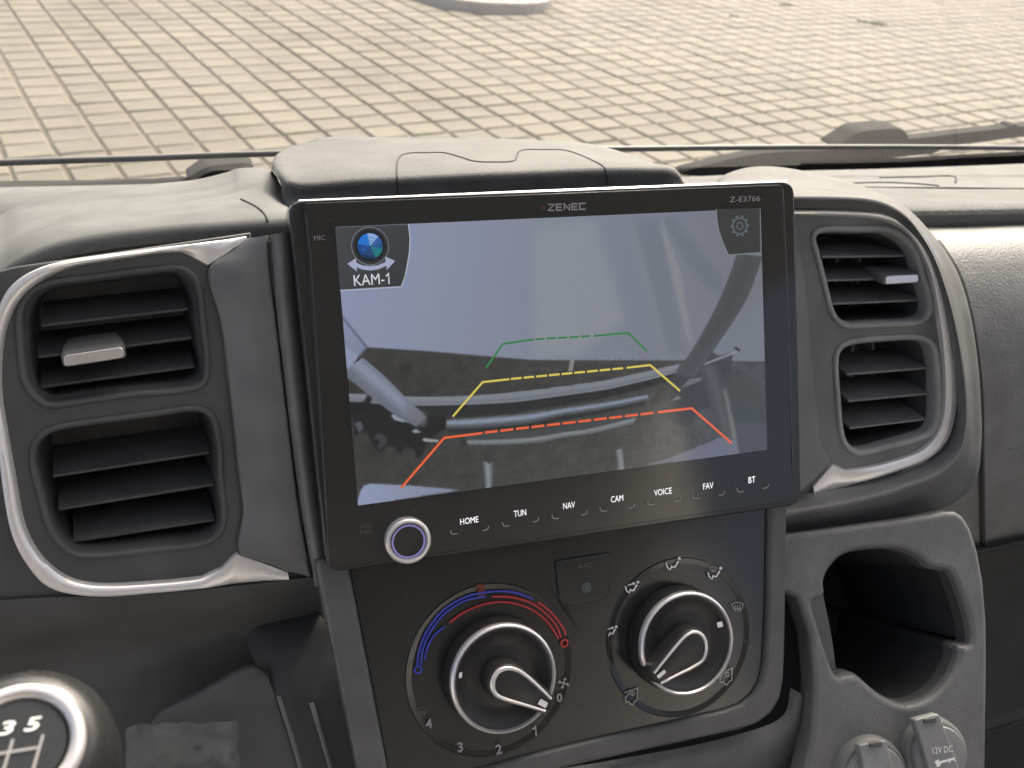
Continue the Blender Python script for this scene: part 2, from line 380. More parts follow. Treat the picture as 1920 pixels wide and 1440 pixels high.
def stone(name, c1, c2, scale, rough=.85, rnd=False, strength=.4):
    m, nt, b = principled(name, c1, rough, 0, .3); v = coords(nt)
    n1 = noise(nt, v, scale, 6, .65); r = ramp(nt, n1.outputs[0], [(.3, c1), (.72, c2)]); col = r.outputs[0]
    if rnd:
        oi = nt.nodes.new('ShaderNodeAttribute') if rnd == 'attr' else nt.nodes.new('ShaderNodeObjectInfo')
        if rnd == 'attr': oi.attribute_name = 'tone'; fac = oi.outputs['Fac']
        else: fac = oi.outputs['Random']
        r2 = ramp(nt, fac, [(0, (.90, .90, .91)), (.5, (1, .99, .98)), (1, (1.07, 1.05, 1.03))])
        mx = nt.nodes.new('ShaderNodeMix'); mx.data_type = 'RGBA'; mx.blend_type = 'MULTIPLY'; mx.inputs[0].default_value = 1
        nt.links.new(col, mx.inputs[6]); nt.links.new(r2.outputs[0], mx.inputs[7]); col = mx.outputs[2]
    if rnd:
        gp_ = nt.nodes.new('ShaderNodeNewGeometry').outputs['Position']; n4 = noise(nt, gp_, 1.1, 6, .65)
        r4 = ramp(nt, n4.outputs[0], [(.34, (.80, .79, .77)), (.5, (1, 1, 1)), (.7, (1.07, 1.06, 1.05))]); m4 = nt.nodes.new('ShaderNodeMix'); m4.data_type = 'RGBA'; m4.blend_type = 'MULTIPLY'; m4.inputs[0].default_value = 1
        nt.links.new(col, m4.inputs[6]); nt.links.new(r4.outputs[0], m4.inputs[7]); col = m4.outputs[2]
    nt.links.new(col, b.inputs['Base Color'])
    n2 = noise(nt, v, scale * 9, 4, .7); bump(nt, b, n2.outputs[0], strength, .004); return m
M['paver'] = stone('concrete paver', (.096, .090, .072), (.138, .129, .103), 3.1, rnd='obj')
M['paverf'] = stone('concrete paver further off', (.096, .090, .072), (.138, .129, .103), 3.1, rnd='attr')
M['joint'] = stone('sandy joint', (.070, .058, .044), (.11, .092, .070), 14)
M['kerb'] = stone('kerb concrete', (.36, .34, .30), (.46, .44, .39), 5)
M['gravel'] = stone('pale gravel', (.42, .36, .28), (.62, .56, .48), 9, rnd='obj')
M['cloth'] = plastic('cab lining', (.55, .55, .54), .9, 400, .3, .001)
M['body'] = plastic('white van paint', (.7, .7, .7), .3, 300, 0, 0)
M['moss'] = stone('moss', (.10, .13, .04), (.19, .21, .08), 40)

# ------------------------------------------------------------------ planes of the dashboard
SCR = Frame((0.05988897, 0.36169811, 1.39596547), 25.83)
_c = SCR.hit(700, 1060, -0.010)
CLI = Frame(_c, 31)
_l = SCR.hit(300, 700, -0.022)
VL = Frame(_l, 23, 4)
_r = SCR.hit(1640, 600, -0.022)
VR = Frame(_r, 23, -6)
_k = CLI.hit(1480, 1150, -0.004)
CUP = Frame(_k, 38, -8)

# ------------------------------------------------------------------ ground and pavers
ground = mk('ground', [(-300, -300, -.011), (300, -300, -.011), (300, 400, -.011), (-300, 400, -.011)], [(0, 1, 2, 3)], M['joint'], None, 0, 'structure')
A0 = Vector((-0.15, 5.077)); ua = R_(12.3); PU, PV = .2095, .191
U = Vector((math.cos(ua), math.sin(ua))); Vv = Vector((-U.y, U.x))
def proj(p):
    q = RM.transposed() @ (Vector(p) - CAM)
    return (960 + FPX * q.x / q.z, 720 + FPX * q.y / q.z) if q.z > .05 else (-9e3, 9e3)
def paver_mesh(w, h, seed):
    rnd = random.Random(seed); c = .009; j = lambda: rnd.uniform(-.0025, .0025)
    b = [(-w + j(), -h + j()), (w + j(), -h + j()), (w + j(), h + j()), (-w + j(), h + j())]
    V = [(x, y, -.05) for x, y in b] + [(x, y, -.007) for x, y in b] + [(x * (1 - c / w), y * (1 - c / h), rnd.uniform(-.0015, .0015)) for x, y in b]
    F = []
    for k in range(2):
        for i in range(4): F.append((k * 4 + i, k * 4 + (i + 1) % 4, k * 4 + 4 + (i + 1) % 4, k * 4 + 4 + i))
    F.append((8, 9, 10, 11)); return V, F
GAP = .015; GAPU = .017
cells = []
for a in range(-40, 75):
    for b in range(-16, 62):
        p = A0 + U * (a + .5) * PU + Vv * (b + .5) * PV
        if not (-5.5 < p.x < 13 and 2.0 < p.y < 13.5): continue
        px, py = proj((p.x, p.y, 0)); vis = -30 < px < 1950 and -12 < py < 352
        cells.append((0 if vis else 1, p.length, a, b, p))
cells.sort(key=lambda t: (t[0], t[1]))
ISL = [Zp(x, y, 0) for x, y in Zm(720, 0, 4.8, [(60, 0), (230, 52), (400, 100), (700, 131), (1100, 132), (1500, 121), (1640, 96)])]
isl_c = Vector((ISL[0].x * .45 + ISL[-1].x * .55, 9.0)); 
def in_isl(p):
    return (abs((p.x - 2.72) / .70) ** 2.4 + abs((p.y - 9.0) / 1.12) ** 2.4) < 1
def undul(x, y): return .0015 * math.sin(x * 1.7 + .6) * math.sin(y * 1.3) + .001 * math.sin(x * 4.1 + y * 2.3)
pm = []
for k in range(6):
    V, F = paver_mesh(PU / 2 - GAPU / 2, PV / 2 - GAP / 2, k)
    me = bpy.data.meshes.new('paver'); me.from_pydata(V, [], F); me.update(); me.materials.append(M['paver']); pm.append(me)
FV = []; FF = []; FT = []
cnt = 0
for vis, dist, a, b, p in cells:
    if in_isl(p): continue
    z = undul(p.x, p.y) + random.uniform(-.0015, .0015); rz = ua + random.uniform(-.012, .012)
    if vis == 0 and cnt < 300:
        o = bpy.data.objects.new('paver', pm[cnt % 6]); COL.objects.link(o); o.parent = ground
        o.location = (p.x + random.uniform(-.002, .002), p.y + random.uniform(-.002, .002), z); o.rotation_euler = (random.uniform(-.006, .006), random.uniform(-.006, .006), rz); cnt += 1
    else:
        V, F = paver_mesh(PU / 2 - GAPU / 2, PV / 2 - GAP / 2, a * 131 + b); s = len(FV); ca, sa = math.cos(rz), math.sin(rz)
        tx, ty = random.uniform(-.008, .008), random.uniform(-.008, .008)
        FV += [(p.x + x * ca - y * sa, p.y + x * sa + y * ca, z + q + tx * x + ty * y) for x, y, q in V]
        FF += [tuple(i + s for i in f) for f in F]; FT += [random.random()] * len(V)
pf = mk('paver_field', FV, FF, M['paverf'], ground, 0, 'stuff', normals=False)
at = pf.data.attributes.new('tone', 'FLOAT', 'POINT'); at.data.foreach_set('value', FT)
# moss tufts in the joints
def moss(px, py, n, spread):
    c = Zp(px, py, 0); V = []; F = []
    for k in range(n):
        q = c + Vector((random.gauss(0, spread), random.gauss(0, spread * .8), 0)); h = random.uniform(.006, .02); a = random.uniform(0, 6.3); wv = Vector((math.cos(a), math.sin(a), 0)) * .007
        s = len(V); V += [q - wv, q + wv, q + Vector((random.uniform(-.01, .01), random.uniform(-.01, .01), h))]; F.append((s, s + 1, s + 2))
    return V, F
MV = []; MF = []
for px, py, n, sp in ((1645, 45, 160, .05), (1620, 42, 60, .05), (1475, 10, 90, .04), (1380, 32, 40, .04)):
    V, F = moss(px, py, n, sp); s = len(MV); MV += V; MF += [tuple(i + s for i in f) for f in F]
mo = mk('moss', MV, MF, M['moss'], None, 0, 'stuff', normals=False); mo['label'] = 'small green moss tufts growing in the joints of the far paving'; mo['category'] = 'moss'

# kerbed planting island
isl = thing('kerb_island', 'low round planting bed with pale concrete kerb on the paving', 'planting bed', (2.72, 9.0, 0))
loop = []
for k in range(64):
    a = 2 * math.pi * k / 64; ca, sa = math.cos(a), math.sin(a)
    r = 1 / ((abs(ca) ** 2.4 + abs(sa) ** 2.4) ** (1 / 2.4)); loop.append((2.72 + .70 * r * ca, 9.0 + 1.12 * r * sa))
inner = offset2(loop, -.075)
for k in range(0, 64, 4):
    V = []; F = []; n = 5
    idx = [(k + j) % 64 for j in range(n)]
    for e, i in enumerate(idx):
        t = .012 if e == 0 else (-.012 if e == n - 1 else 0)
        sx = (loop[(i + 1) % 64][0] - loop[i - 1][0]) * t; sy = (loop[(i + 1) % 64][1] - loop[i - 1][1]) * t
        o = (loop[i][0] + sx, loop[i][1] + sy); q = (inner[i][0] + sx, inner[i][1] + sy)
        mo_ = lambda t: (o[0] * (1 - t) + q[0] * t, o[1] * (1 - t) + q[1] * t)
        V += [(*o, -.06), (*o, .075), (*mo_(.18), .088), (*mo_(.85), .09), (*q, .08), (*q, -.06)]
    for e in range(n - 1):
        for j in range(6): F.append((e * 6 + j, e * 6 + (j + 1) % 6, e * 6 + 6 + (j + 1) % 6, e * 6 + 6 + j))
    F += [tuple(range(6)), tuple(range(6 * n - 6, 6 * n))]
    mk('kerb_stone', V, F, M['kerb'], isl, 30)
slabF = Frame((0, 0, .05), 90)
bed = mk('soil', [(x, y, .045) for x, y in inner], [tuple(range(64))], M['joint'], isl, 0)
GV = []; GF = []
ico = [(0, 0, 1), (.9, 0, .3), (.28, .85, .3), (-.72, .53, .3), (-.72, -.53, .3), (.28, -.85, .3), (0, 0, -.6)]
for k in range(1500):
    x = random.uniform(2.05, 3.4); y = 7.85 + random.random() ** 1.6 * 2.2
    if (abs((x - 2.72) / .62) ** 2.4 + abs((y - 9.0) / 1.04) ** 2.4) > 1: continue
    r = random.uniform(.009, .022); a = random.uniform(0, 6.3); s = len(GV); ca, sa = math.cos(a), math.sin(a)
    z = .05 + random.uniform(0, .02)
    GV += [(x + (u * ca - v * sa) * r * 1.3, y + (u * sa + v * ca) * r, z + q * r * .8) for u, v, q in ico]
    for i in range(5): GF += [(s, s + 1 + i, s + 1 + (i + 1) % 5), (s + 6, s + 1 + (i + 1) % 5, s + 1 + i)]
mk('gravel', GV, GF, M['gravel'], isl, 0, 'stuff', normals=False)

# ------------------------------------------------------------------ van shell: windscreen, cab lining, nose
scr_b = [Yp(x, y, yy) for x, y, yy in ((-700, 402, .74), (-300, 372, .84), (0, 352, .90), (400, 332, .95), (900, 320, .99), (1300, 314, .99), (1700, 303, .96), (1920, 291, .93), (2300, 268, .84), (2700, 235, .72))]
scr_t = [Vector((p.x * .90 + .02, p.y - .62, 2.02)) for p in scr_b]
scr_m = [(a + b) / 2 + Vector((0, .035, .012)) for a, b in zip(scr_b, scr_t)]
ws = thing('windscreen', 'clear sloping windscreen above the whole dashboard', 'windscreen', tuple(scr_b[4]))
loft('glass', [scr_b, scr_m, scr_t], M['glass'], ws, 4, 5, 180)
# black border band along the lower edge with its fine dotted upper edge
def glass_pt(i_f, t):
    i = min(int(i_f), 8); f = i_f - i
    b = scr_b[i].lerp(scr_b[i + 1], f); e = scr_t[i].lerp(scr_t[i + 1], f); mm_ = scr_m[i].lerp(scr_m[i + 1], f)
    return b * (1 - t) * (1 - 2 * t) + mm_ * 4 * t * (1 - t) + e * t * (2 * t - 1)
gl_n = Vector((0, .004, .004))
loft('border', [[glass_pt(k / 2, .0) + gl_n for k in range(11, 19)], [glass_pt(k / 2, -.028) + gl_n for k in range(11, 19)], [glass_pt(k / 2, -.05) + gl_n for k in range(11, 19)]], M['frit'], ws, 2, 2, 180)
DV = []; DF = []
for rrow in range(2):
    for k in range(245, 420):
        c = glass_pt(k / 420 * 9 + (rrow % 2) * .01, .004 + .0045 * rrow) + gl_n; r = .0011 - .0003 * rrow; s = len(DV)
        up = Vector((0, -.6, .8)).normalized()
        DV += [c + Vector((math.cos(a) * r, 0, 0)) + up * math.sin(a) * r for a in (0, 1.047, 2.094, 3.14, 4.19, 5.24)]; DF.append(tuple(range(s, s + 6)))
mk('dotted_border', DV, DF, M['frit'], ws, 0, 'stuff', normals=False)
van = thing('van_body', 'white van nose and cab shell round the dashboard', 'van', (0.1, 0.3, 0))
cowl = [[p + Vector((0, -.02, -.035)) for p in scr_b], [p + Vector((0, .05, -.045)) for p in scr_b], [p + Vector((0, .12, -.075)) for p in scr_b]]
loft('cowl', cowl, M['rubber'], van, 2, 3)
bon = [[p + Vector((0, .12, -.08)) for p in scr_b], [p + Vector((0, .35, -.26)) for p in scr_b], [p + Vector((0, .5, -.5)) for p in scr_b], [p + Vector((0, .52, -.95)) for p in scr_b]]
loft('bonnet', bon, M['body'], van, 2, 4)
def quad(name, pts, mat, par): return mk(name, pts, [(0, 1, 2, 3)], mat, par, 0)
XL, XR = -1.0, 1.40
def slabbox(name, a, b, mat, par):
    (x0, y0, z0), (x1, y1, z1) = a, b
    V = [(x, y, z) for z in (z0, z1) for y in (y0, y1) for x in (x0, x1)]
    F = [(0, 2, 3, 1), (4, 5, 7, 6), (0, 1, 5, 4), (2, 6, 7, 3), (0, 4, 6, 2), (1, 3, 7, 5)]
    return mk(name, V, F, mat, par, 0)
slabbox('unseen_roof', (XL - .05, -2.0, 2.05), (XR + .05, -.45, 2.09), M['cloth'], van)  # unseen; added to block the sky from gloss black reflections
slabbox('unseen_rear_wall', (XL - .05, -2.0, .55), (XR + .05, -1.96, 2.05), M['cloth'], van)  # unseen; added so gloss faces reflect lining instead of sky
slabbox('roof_header', (XL - .05, .16, 2.02), (XR + .05, .36, 2.06), M['cloth'], van)
slabbox('cab_floor', (XL, -2.6, .55), (XR, .9, .6), M['dark'], van)
for x in (XL - .05, XR):
    slabbox('door_panel', (x, -.75, .55), (x + .05, .80, 1.26), M['cloth'], van)
# ------------------------------------------------------------------ bar across the windscreen and the wipers
bp = [(-500, 326), (-200, 315), (0, 305), (250, 297), (500, 288), (800, 283), (1180, 279), (1500, 276), (1920, 277.5), (2400, 286)]
bar = thing('blind_rail', 'thin black rail running along the foot of the windscreen', 'rail', tuple(Yp(960, 282, .80)))
pts = crom([Yp(x, y, .74 + .06 * (1 - ((x - 900) / 1500) ** 2)) for x, y in bp], 6)
tube('rail_tube', pts, .0027, M['bar'], bar, 10, 1.0)
wr = thing('windscreen_wiper', 'black wiper with capped arm lying at the right of the windscreen foot', 'wiper', tuple(Yp(1600, 300, 1.05)), 'windscreen wipers')
def rowsY(rows, y): return [[Yp(px, py, yy if yy else y) for px, py, yy in r] for r in rows]
WY = 1.03
def prismY(name, loop, y0, y1, mat, par, n=3):
    L = sm(loop, n); a = [Yp(x, y, y0) for x, y in L]; off = Vector((0, y1 - y0, 0)); N = len(L)
    cx = sum((p for p in a), Vector()) / N
    b = [p + off for p in a]; c = [cx + (p - cx) * .96 + Vector((0, -.004, 0)) for p in a]
    V = c + a + b; F = [tuple(range(N))]
    for k in range(2):
        for i in range(N): F.append((k * N + i, k * N + (i + 1) % N, k * N + N + (i + 1) % N, k * N + N + i))
    F.append(tuple(range(2 * N, 3 * N)))
    return mk(name, V, F, mat, par, 40)
prismY('wiper_blade', [(1270, 322), (1320, 306), (1420, 285), (1520, 280), (1640, 278), (1760, 272), (1765, 281), (1700, 291), (1600, 302), (1500, 316), (1440, 326), (1300, 330)], WY, WY + .012, M['rubber'], wr)
prismY('arm_cap', [(1562, 276), (1588, 258), (1606, 246), (1640, 241), (1676, 239), (1692, 242), (1700, 252), (1703, 262), (1690, 274), (1620, 280)], WY - .012, WY + .018, M['rubber'], wr)
prismY('wiper_arm', [(1650, 266), (1720, 257), (1800, 247), (1888, 236), (1890, 233), (1903, 232), (1906, 235), (1980, 226), (2200, 195), (2200, 212), (1980, 248), (1900, 257), (1800, 270), (1700, 280), (1655, 279)], WY - .005, WY + .008, M['rubber'], wr)
prismY('blade_clip', [(1632, 290), (1690, 282), (1690, 288), (1640, 296)], WY - .004, WY + .008, M['rubber'], wr, 2)
wl = thing('windscreen_wiper', 'dark wiper spindle cover showing left of the centre storage cover', 'wiper', tuple(Yp(400, 330, .98)), 'windscreen wipers')
prismY('spindle_cover', [(352, 346), (366, 334), (384, 322), (400, 317), (430, 316), (470, 316), (480, 330), (460, 345), (400, 350)], .93, .97, M['rubber'], wl)
prismY('wiper_blade', [(-300, 372), (-100, 356), (0, 350), (150, 348), (280, 345), (360, 342), (362, 350), (250, 358), (100, 366), (0, 372), (-300, 398)], .955, .97, M['rubber'], wl)

# ------------------------------------------------------------------ dashboard
dash = thing('dashboard', 'grey and black van dashboard with silver trimmed vent pods', 'dashboard', (0.15, 0.45, 1.1))
def yrow(pts, ys):
    return [Yp(x, y, ys if isinstance(ys, (int, float)) else ys[k]) for k, (x, y) in enumerate(pts)]
# hidden carrier added behind all panels so no light shows through gaps
slab('backing_board', SCR, [[(-400, 520), (560, 450), (1400, 430), (1770, 520), (1790, 900), (1790, 2100), (-400, 2100)]], -.16, .01, M['duct'], dash, .001)
# left top pad
r1 = yrow([(-260, 500), (-120, 450), (-40, 420), (0, 404), (45, 379), (150, 358), (290, 345), (365, 337), (425, 323), (446, 316), (490, 315), (512, 326), (532, 362)], [.50, .53, .56, .58, .60, .61, .62, .62, .61, .60, .59, .58, .57])
r2 = yrow([(-260, 540), (-120, 490), (-40, 458), (0, 437), (45, 412), (150, 388), (290, 374), (365, 367), (430, 355), (455, 349), (492, 345), (515, 352), (536, 378)], [.45, .48, .50, .515, .525, .53, .53, .53, .525, .52, .515, .51, .51])
r3 = yrow([(-260, 660), (-120, 575), (-40, 530), (0, 505), (35, 482), (95, 455), (160, 440), (300, 422), (400, 414), (450, 411), (495, 408), (515, 408), (545, 406)], .425)
r3b = [p + Vector((0, -.004, -.003)) for p in r3]
r4 = [p + Vector((0, -.0035, -.007)) for p in r3]
r0 = [p + Vector((0, .05, -.035)) for p in r1]
r5 = yrow([(-260, 720), (-120, 640), (-40, 590), (0, 553), (35, 526), (95, 500), (160, 487), (300, 468), (400, 456), (450, 451), (495, 446), (515, 445), (545, 443)], .432)
tpad = loft('top_pad', [r0, r1, r2, r3, r3b, r4], M['pad'], dash, 5, 4, 60)
loft('hood_lip', [r4, [a.lerp(b, .5) + Vector((0, .002, 0)) for a, b in zip(r4, r5)], r5], M['dark'], dash, 5, 3, 60)
rs = [[(-400, 368), (-150, 356), (0, 351), (200, 347), (400, 342), (560, 336)], [(-400, 380), (-150, 366), (0, 361), (200, 357), (400, 352), (560, 346)], [(-400, 430), (-150, 416), (0, 400), (200, 380), (400, 366), (560, 356)]]
loft('rear_shelf', [yrow(rs[0], .90), yrow(rs[1], .84), yrow(rs[2], .70), [p + Vector((0, -.02, -.03)) for p in yrow(rs[2], .70)]], M['pad'], dash, 4, 4, 60)
# thin seam in the left pad beside the cover
def on_loft(px, py, y): return Yp(px, py, y)
# centre storage cover
c1 = yrow([(512, 312), (522, 289), (565, 271), (650, 264), (760, 262), (900, 264), (1000, 265), (1100, 271), (1170, 290), (1240, 317), (1278, 340)], [.53, .57, .60, .61, .61, .61, .61, .61, .60, .57, .53])
c2 = yrow([(511, 322), (517, 303), (556, 290), (650, 286), (760, 284), (900, 283), (1000, 283), (1110, 289), (1190, 303), (1256, 323), (1282, 344)], [.49, .51, .535, .54, .54, .54, .54, .54, .535, .52, .49])
c3 = yrow([(526, 343), (535, 338), (570, 341), (655, 334), (742, 330), (917, 321), (1000, 318), (1130, 313), (1215, 313), (1262, 316), (1284, 346)], [.47, .466, .462, .46, .458, .456, .456, .456, .456, .458, .47])
c3b = [p + Vector((0, -.003, -.002)) for p in c3]; c4 = [p + Vector((0, -.0035, -.0065)) for p in c3]
c5 = yrow([(545, 398), (552, 398), (575, 398), (655, 396), (742, 393), (917, 386), (1000, 382), (1130, 376), (1215, 372), (1275, 368), (1300, 366)], .452)
c0 = [p + Vector((0, .06, -.04)) for p in c1]
cov = loft('storage_cover', [c0, c1, c2, c3, c3b, c4, c5], M['cover'], dash, 6, 5, 60)
# the rear hood of the cover
h1 = yrow([(560, 275), (582, 264), (602, 258), (700, 257), (850, 258), (980, 261), (1060, 266)], .66)
loft('cover_back', [[p + Vector((0, .03, -.03)) for p in h1], h1, [p + Vector((0, -.05, -.018)) for p in h1]], M['pad'], dash, 4, 4, 60)
# seam of the lid and end notch, laid on the cover's surface by dropping rays onto it
bpy.context.view_layer.update()
dgx = bpy.context.evaluated_depsgraph_get()
def on_obj(o, px, py, lift=.0002):
    r = ray(px, py).normalized()                 # meshes hold world coordinates
    ok, loc, nor, idx = o.ray_cast(CAM, r)
    if not ok: return None
    if nor.dot(r) > 0: nor = -nor
    return loc + nor * lift
def groove(name, o, pts, rad, mat, par, n=6):
    L = [(p.x, p.y) for p in crom([(x, y) for x, y in pts], n)]; P = [q for q in (on_obj(o, x, y, rad * .1) for x, y in L) if q is not None]
    if len(P) > 2: tube(name, P, rad, mat, par, 6)
groove('lid_seam', cov, [(747, 368), (745, 340), (744, 318), (746, 300), (752, 292), (765, 288), (800, 287), (832, 287), (860, 294), (890, 303), (925, 304.5), (960, 303), (967, 299), (971, 287), (980, 282), (1020, 281), (1058, 282), (1085, 290), (1110, 301), (1134, 316), (1138, 345)], .0006, M['hole'], cov, 5)
groove('pad_seam', tpad, [(452, 374), (475, 385), (492, 397), (500, 408), (502, 416)], .0006, M['hole'], tpad)
# left vent pod ------------------------------------------------------
LUh = sm([(37, 590), (47, 563), (67, 543), (100, 530), (150, 523), (300, 505), (333, 503), (360, 517), (372, 540), (380, 607), (388, 690), (383, 715), (363, 727), (233, 740), (117, 757), (90, 758), (67, 743), (50, 720), (43, 690), (38, 630)])
LLh = sm(Zm(0, 700, 3, [(188, 460), (200, 400), (250, 340), (330, 305), (450, 285), (900, 225), (1080, 200), (1160, 215), (1200, 260), (1225, 350), (1240, 600), (1258, 800), (1245, 870), (1195, 930), (1100, 965), (900, 985), (500, 1025), (400, 1005), (320, 930), (270, 830), (235, 700), (200, 570)]))
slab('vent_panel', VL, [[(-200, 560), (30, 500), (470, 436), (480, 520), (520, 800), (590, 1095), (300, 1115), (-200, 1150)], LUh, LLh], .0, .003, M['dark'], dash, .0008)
lt = [((461, 443), (460, 456), 3), ((440, 446), (425, 478), 3), ((418, 449), (386, 503), 1), ((396, 452), (366, 490), 1), ((362, 457), (338, 474), 2), ((300, 464), (298, 476), 3), ((200, 477), (200, 491), 4), ((130, 487), (135, 503), 4),
      ((85, 498), (95, 519), 4), ((45, 516), (60, 542), 4), ((15, 542), (32, 575), 4), ((-6, 585), (14, 618), 4), ((-15, 650), (6, 670), 4), ((-14, 720), (6, 740), 4), ((-6, 800), (15, 800), 4), ((3, 898), (31, 890), 4),
      ((22, 1000), (50, 985), 4), ((50, 1056), (80, 1040), 4), ((90, 1098), (125, 1077), 4), ((167, 1115), (175, 1091), 4), ((300, 1108), (298, 1087), 4), ((385, 1100), (378, 1079), 4), ((425, 1096), (415, 1060), 2), ((445, 1094), (443, 1031), 1), ((490, 1089), (490, 1049), 2), ((540, 1085), (538, 1069), 3)]
def trim(name, fr, pairs, par, mat, sharp):
    """satin strip between an outer and an inner outline; the wedges past index `sharp` stay straight edged"""
    prof = ((0, -.003), (.02, .5), (.10, .85), (.35, 1.0), (.65, .92), (.88, .6), (1, -.002)); rows = [[] for _ in prof]
    for o, i, h in pairs:
        P = fr.hit(o[0], o[1], .0005); Q = fr.hit(i[0], i[1], .0005)
        for k, (t, hh) in enumerate(prof): rows[k].append(P.lerp(Q, t) + fr.n * (hh if k in (0, 6) else hh * h * .001))
    R = []
    for r in rows:
        a, b = sharp; out = list(r[:a]) + crom(r[a:b + 1], 5) + list(r[b + 1:]); R.append(out)
    V, F = grid(R); return mk(name, V, F, mat, par, 40)
trim('silver_trim', VL, lt, dash, M['silver'], (5, 21))
# satin cheek between the left vents and the centre screen
ck0 = [(464, 441), (388, 502), (402, 535), (414, 600), (424, 690), (434, 790), (444, 890), (452, 960), (450, 1000), (444, 1034), (541, 1072)]
def col(fr, pts, d): return [fr.hit(x, y, d) for x, y in pts]
ckL = [(462, 446), (430, 472), (390, 505), (412, 600), (425, 690), (436, 790), (447, 890), (455, 960), (447, 1035), (500, 1056), (542, 1073)]
ckM = [(470, 446), (450, 475), (425, 510), (440, 600), (453, 690), (465, 790), (478, 890), (490, 960), (505, 1030), (528, 1058), (550, 1075)]
ckR = [(500, 441), (503, 480), (505, 510), (516, 600), (527, 690), (539, 790), (551, 890), (560, 960), (573, 1030), (578, 1060), (584, 1082)]
loft('cheek_panel', [col(VL, ckL, -.001), col(VL, [(x + 1, y) for x, y in ckL], .0026), col(VL, [(x + 4, y) for x, y in ckL], .0036), col(VL, [(x + 9, y) for x, y in ckL], .0042), [(p * .5 + q * .5) for p, q in zip(col(VL, [(x + 9, y) for x, y in ckL], .0045), col(VL, ckR, .012))], col(VL, [(x - 4, y) for x, y in ckR], .0118), col(VL, ckR, .0112), col(VL, [(x + 3, y) for x, y in ckR], .004)], M['satin'], dash, 4, 1, 60, lin=True)
pA = [(505, 440), (514, 560), (530, 700), (548, 850), (570, 1000), (590, 1100)]
loft('screen_pillar', [col(VL, pA, -.004), col(VL, [(x + 4, y) for x, y in pA], .013), col(VL, [(x + 18, y - 3) for x, y in pA], .017), col(VL, [(x + 42, y - 4) for x, y in pA], .012), col(VL, [(x + 60, y - 4) for x, y in pA], -.01)], M['satin'], dash, 4, 4, 60)
# lower left dash
ll = [[(-300, 1160), (0, 1125), (300, 1113), (600, 1080)], [(-300, 1215), (0, 1180), (300, 1150), (600, 1110)], [(-300, 1300), (0, 1270), (300, 1225), (610, 1180)], [(-300, 1600), (0, 1560), (300, 1500), (660, 1440)]]
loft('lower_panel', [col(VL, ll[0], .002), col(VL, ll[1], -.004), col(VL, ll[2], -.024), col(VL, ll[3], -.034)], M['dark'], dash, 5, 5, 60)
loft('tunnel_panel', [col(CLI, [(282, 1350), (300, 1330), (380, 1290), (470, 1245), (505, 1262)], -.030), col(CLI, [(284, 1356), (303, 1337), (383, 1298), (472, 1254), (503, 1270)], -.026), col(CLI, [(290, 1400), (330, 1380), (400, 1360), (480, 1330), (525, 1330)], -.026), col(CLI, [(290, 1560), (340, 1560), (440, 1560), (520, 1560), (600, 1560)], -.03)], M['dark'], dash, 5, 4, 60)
cs = [[(470, 1225), (505, 1300), (545, 1400), (590, 1520)], [(500, 1215), (526, 1308), (566, 1432), (600, 1520)], [(540, 1210), (572, 1300), (606, 1410), (640, 1520)], [(575, 1200), (604, 1300), (634, 1410), (665, 1520)], [(620, 1190), (640, 1290), (668, 1400), (705, 1520)]]
cs = [[(c[0][0] - 60, 1090)] + c for c in cs]
cso = loft('console_flank', [[CLI.hit(x, y, d + (-.040 if k == 0 else -.010 if k == 1 else 0)) for k, (x, y) in enumerate(c)] for c, d in zip(cs, (-.030, -.024, -.022, -.0215, -.020))], M['tray'], dash, 5, 4, 60)  # darker tray colour puts the surrounding shade into the flank
groove('ridge_highlight', cso, [(523, 1305), (540, 1358), (556, 1410), (570, 1460)], .0011, M['satin'], cso)  # paler tube puts the ridge's highlight into its colour
groove('ridge_highlight', cso, [(584, 1318), (597, 1360), (612, 1410), (628, 1465)], .0011, M['satin'], cso)  # second ridge, its highlight likewise put into a paler colour

# right vent pod -----------------------------------------------------
RUh = sm(Zm(1420, 380, 2.4, [(250, 160), (268, 128), (315, 117), (450, 117), (580, 119), (650, 150), (710, 215), (740, 320), (775, 430), (775, 490), (750, 525), (700, 540), (550, 549), (450, 555), (400, 553), (360, 530), (330, 480), (310, 400), (283, 290), (257, 195)]))
RLh = sm(Zm(1420, 380, 2.4, [(352, 720), (357, 680), (380, 645), (430, 625), (600, 608), (735, 606), (785, 635), (805, 700), (815, 850), (810, 980), (780, 1035), (700, 1068), (590, 1098), (480, 1126), (440, 1123), (400, 1093), (378, 1040), (363, 900)]))
slab('vent_panel', VR, [[(1400, 380), (1500, 384), (1640, 392), (1722, 440), (1775, 600), (1794, 760), (1780, 845), (1600, 925), (1400, 950)], RUh, RLh], .0, .003, M['satin'], dash, .0008)
ro = Zm(1420, 380, 2.4, [(60, 32), (180, 31), (330, 32), (440, 36), (560, 46), (640, 68), (700, 102), (750, 150), (785, 200), (815, 260), (838, 340), (858, 440), (875, 540), (886, 640), (892, 760), (890, 860), (880, 950), (862, 1025), (835, 1080), (795, 1125), (735, 1162), (640, 1198), (520, 1238), (400, 1274), (320, 1295), (245, 1313)])
ri = Zm(1420, 380, 2.4, [(60, 62), (180, 60), (330, 63), (440, 67), (545, 80), (615, 104), (665, 140), (705, 190), (733, 245), (757, 300), (776, 370), (792, 450), (806, 550), (818, 640), (828, 760), (830, 860), (825, 935), (812, 1000), (790, 1045), (755, 1085), (705, 1120), (620, 1150), (500, 1180), (395, 1196), (335, 1166), (246, 1272)])
hs = [3.5] * 23 + [2, 1, 2]
trim('silver_trim', VR, list(zip(ro, ri, hs)), dash, M['silver'], (0, 23))
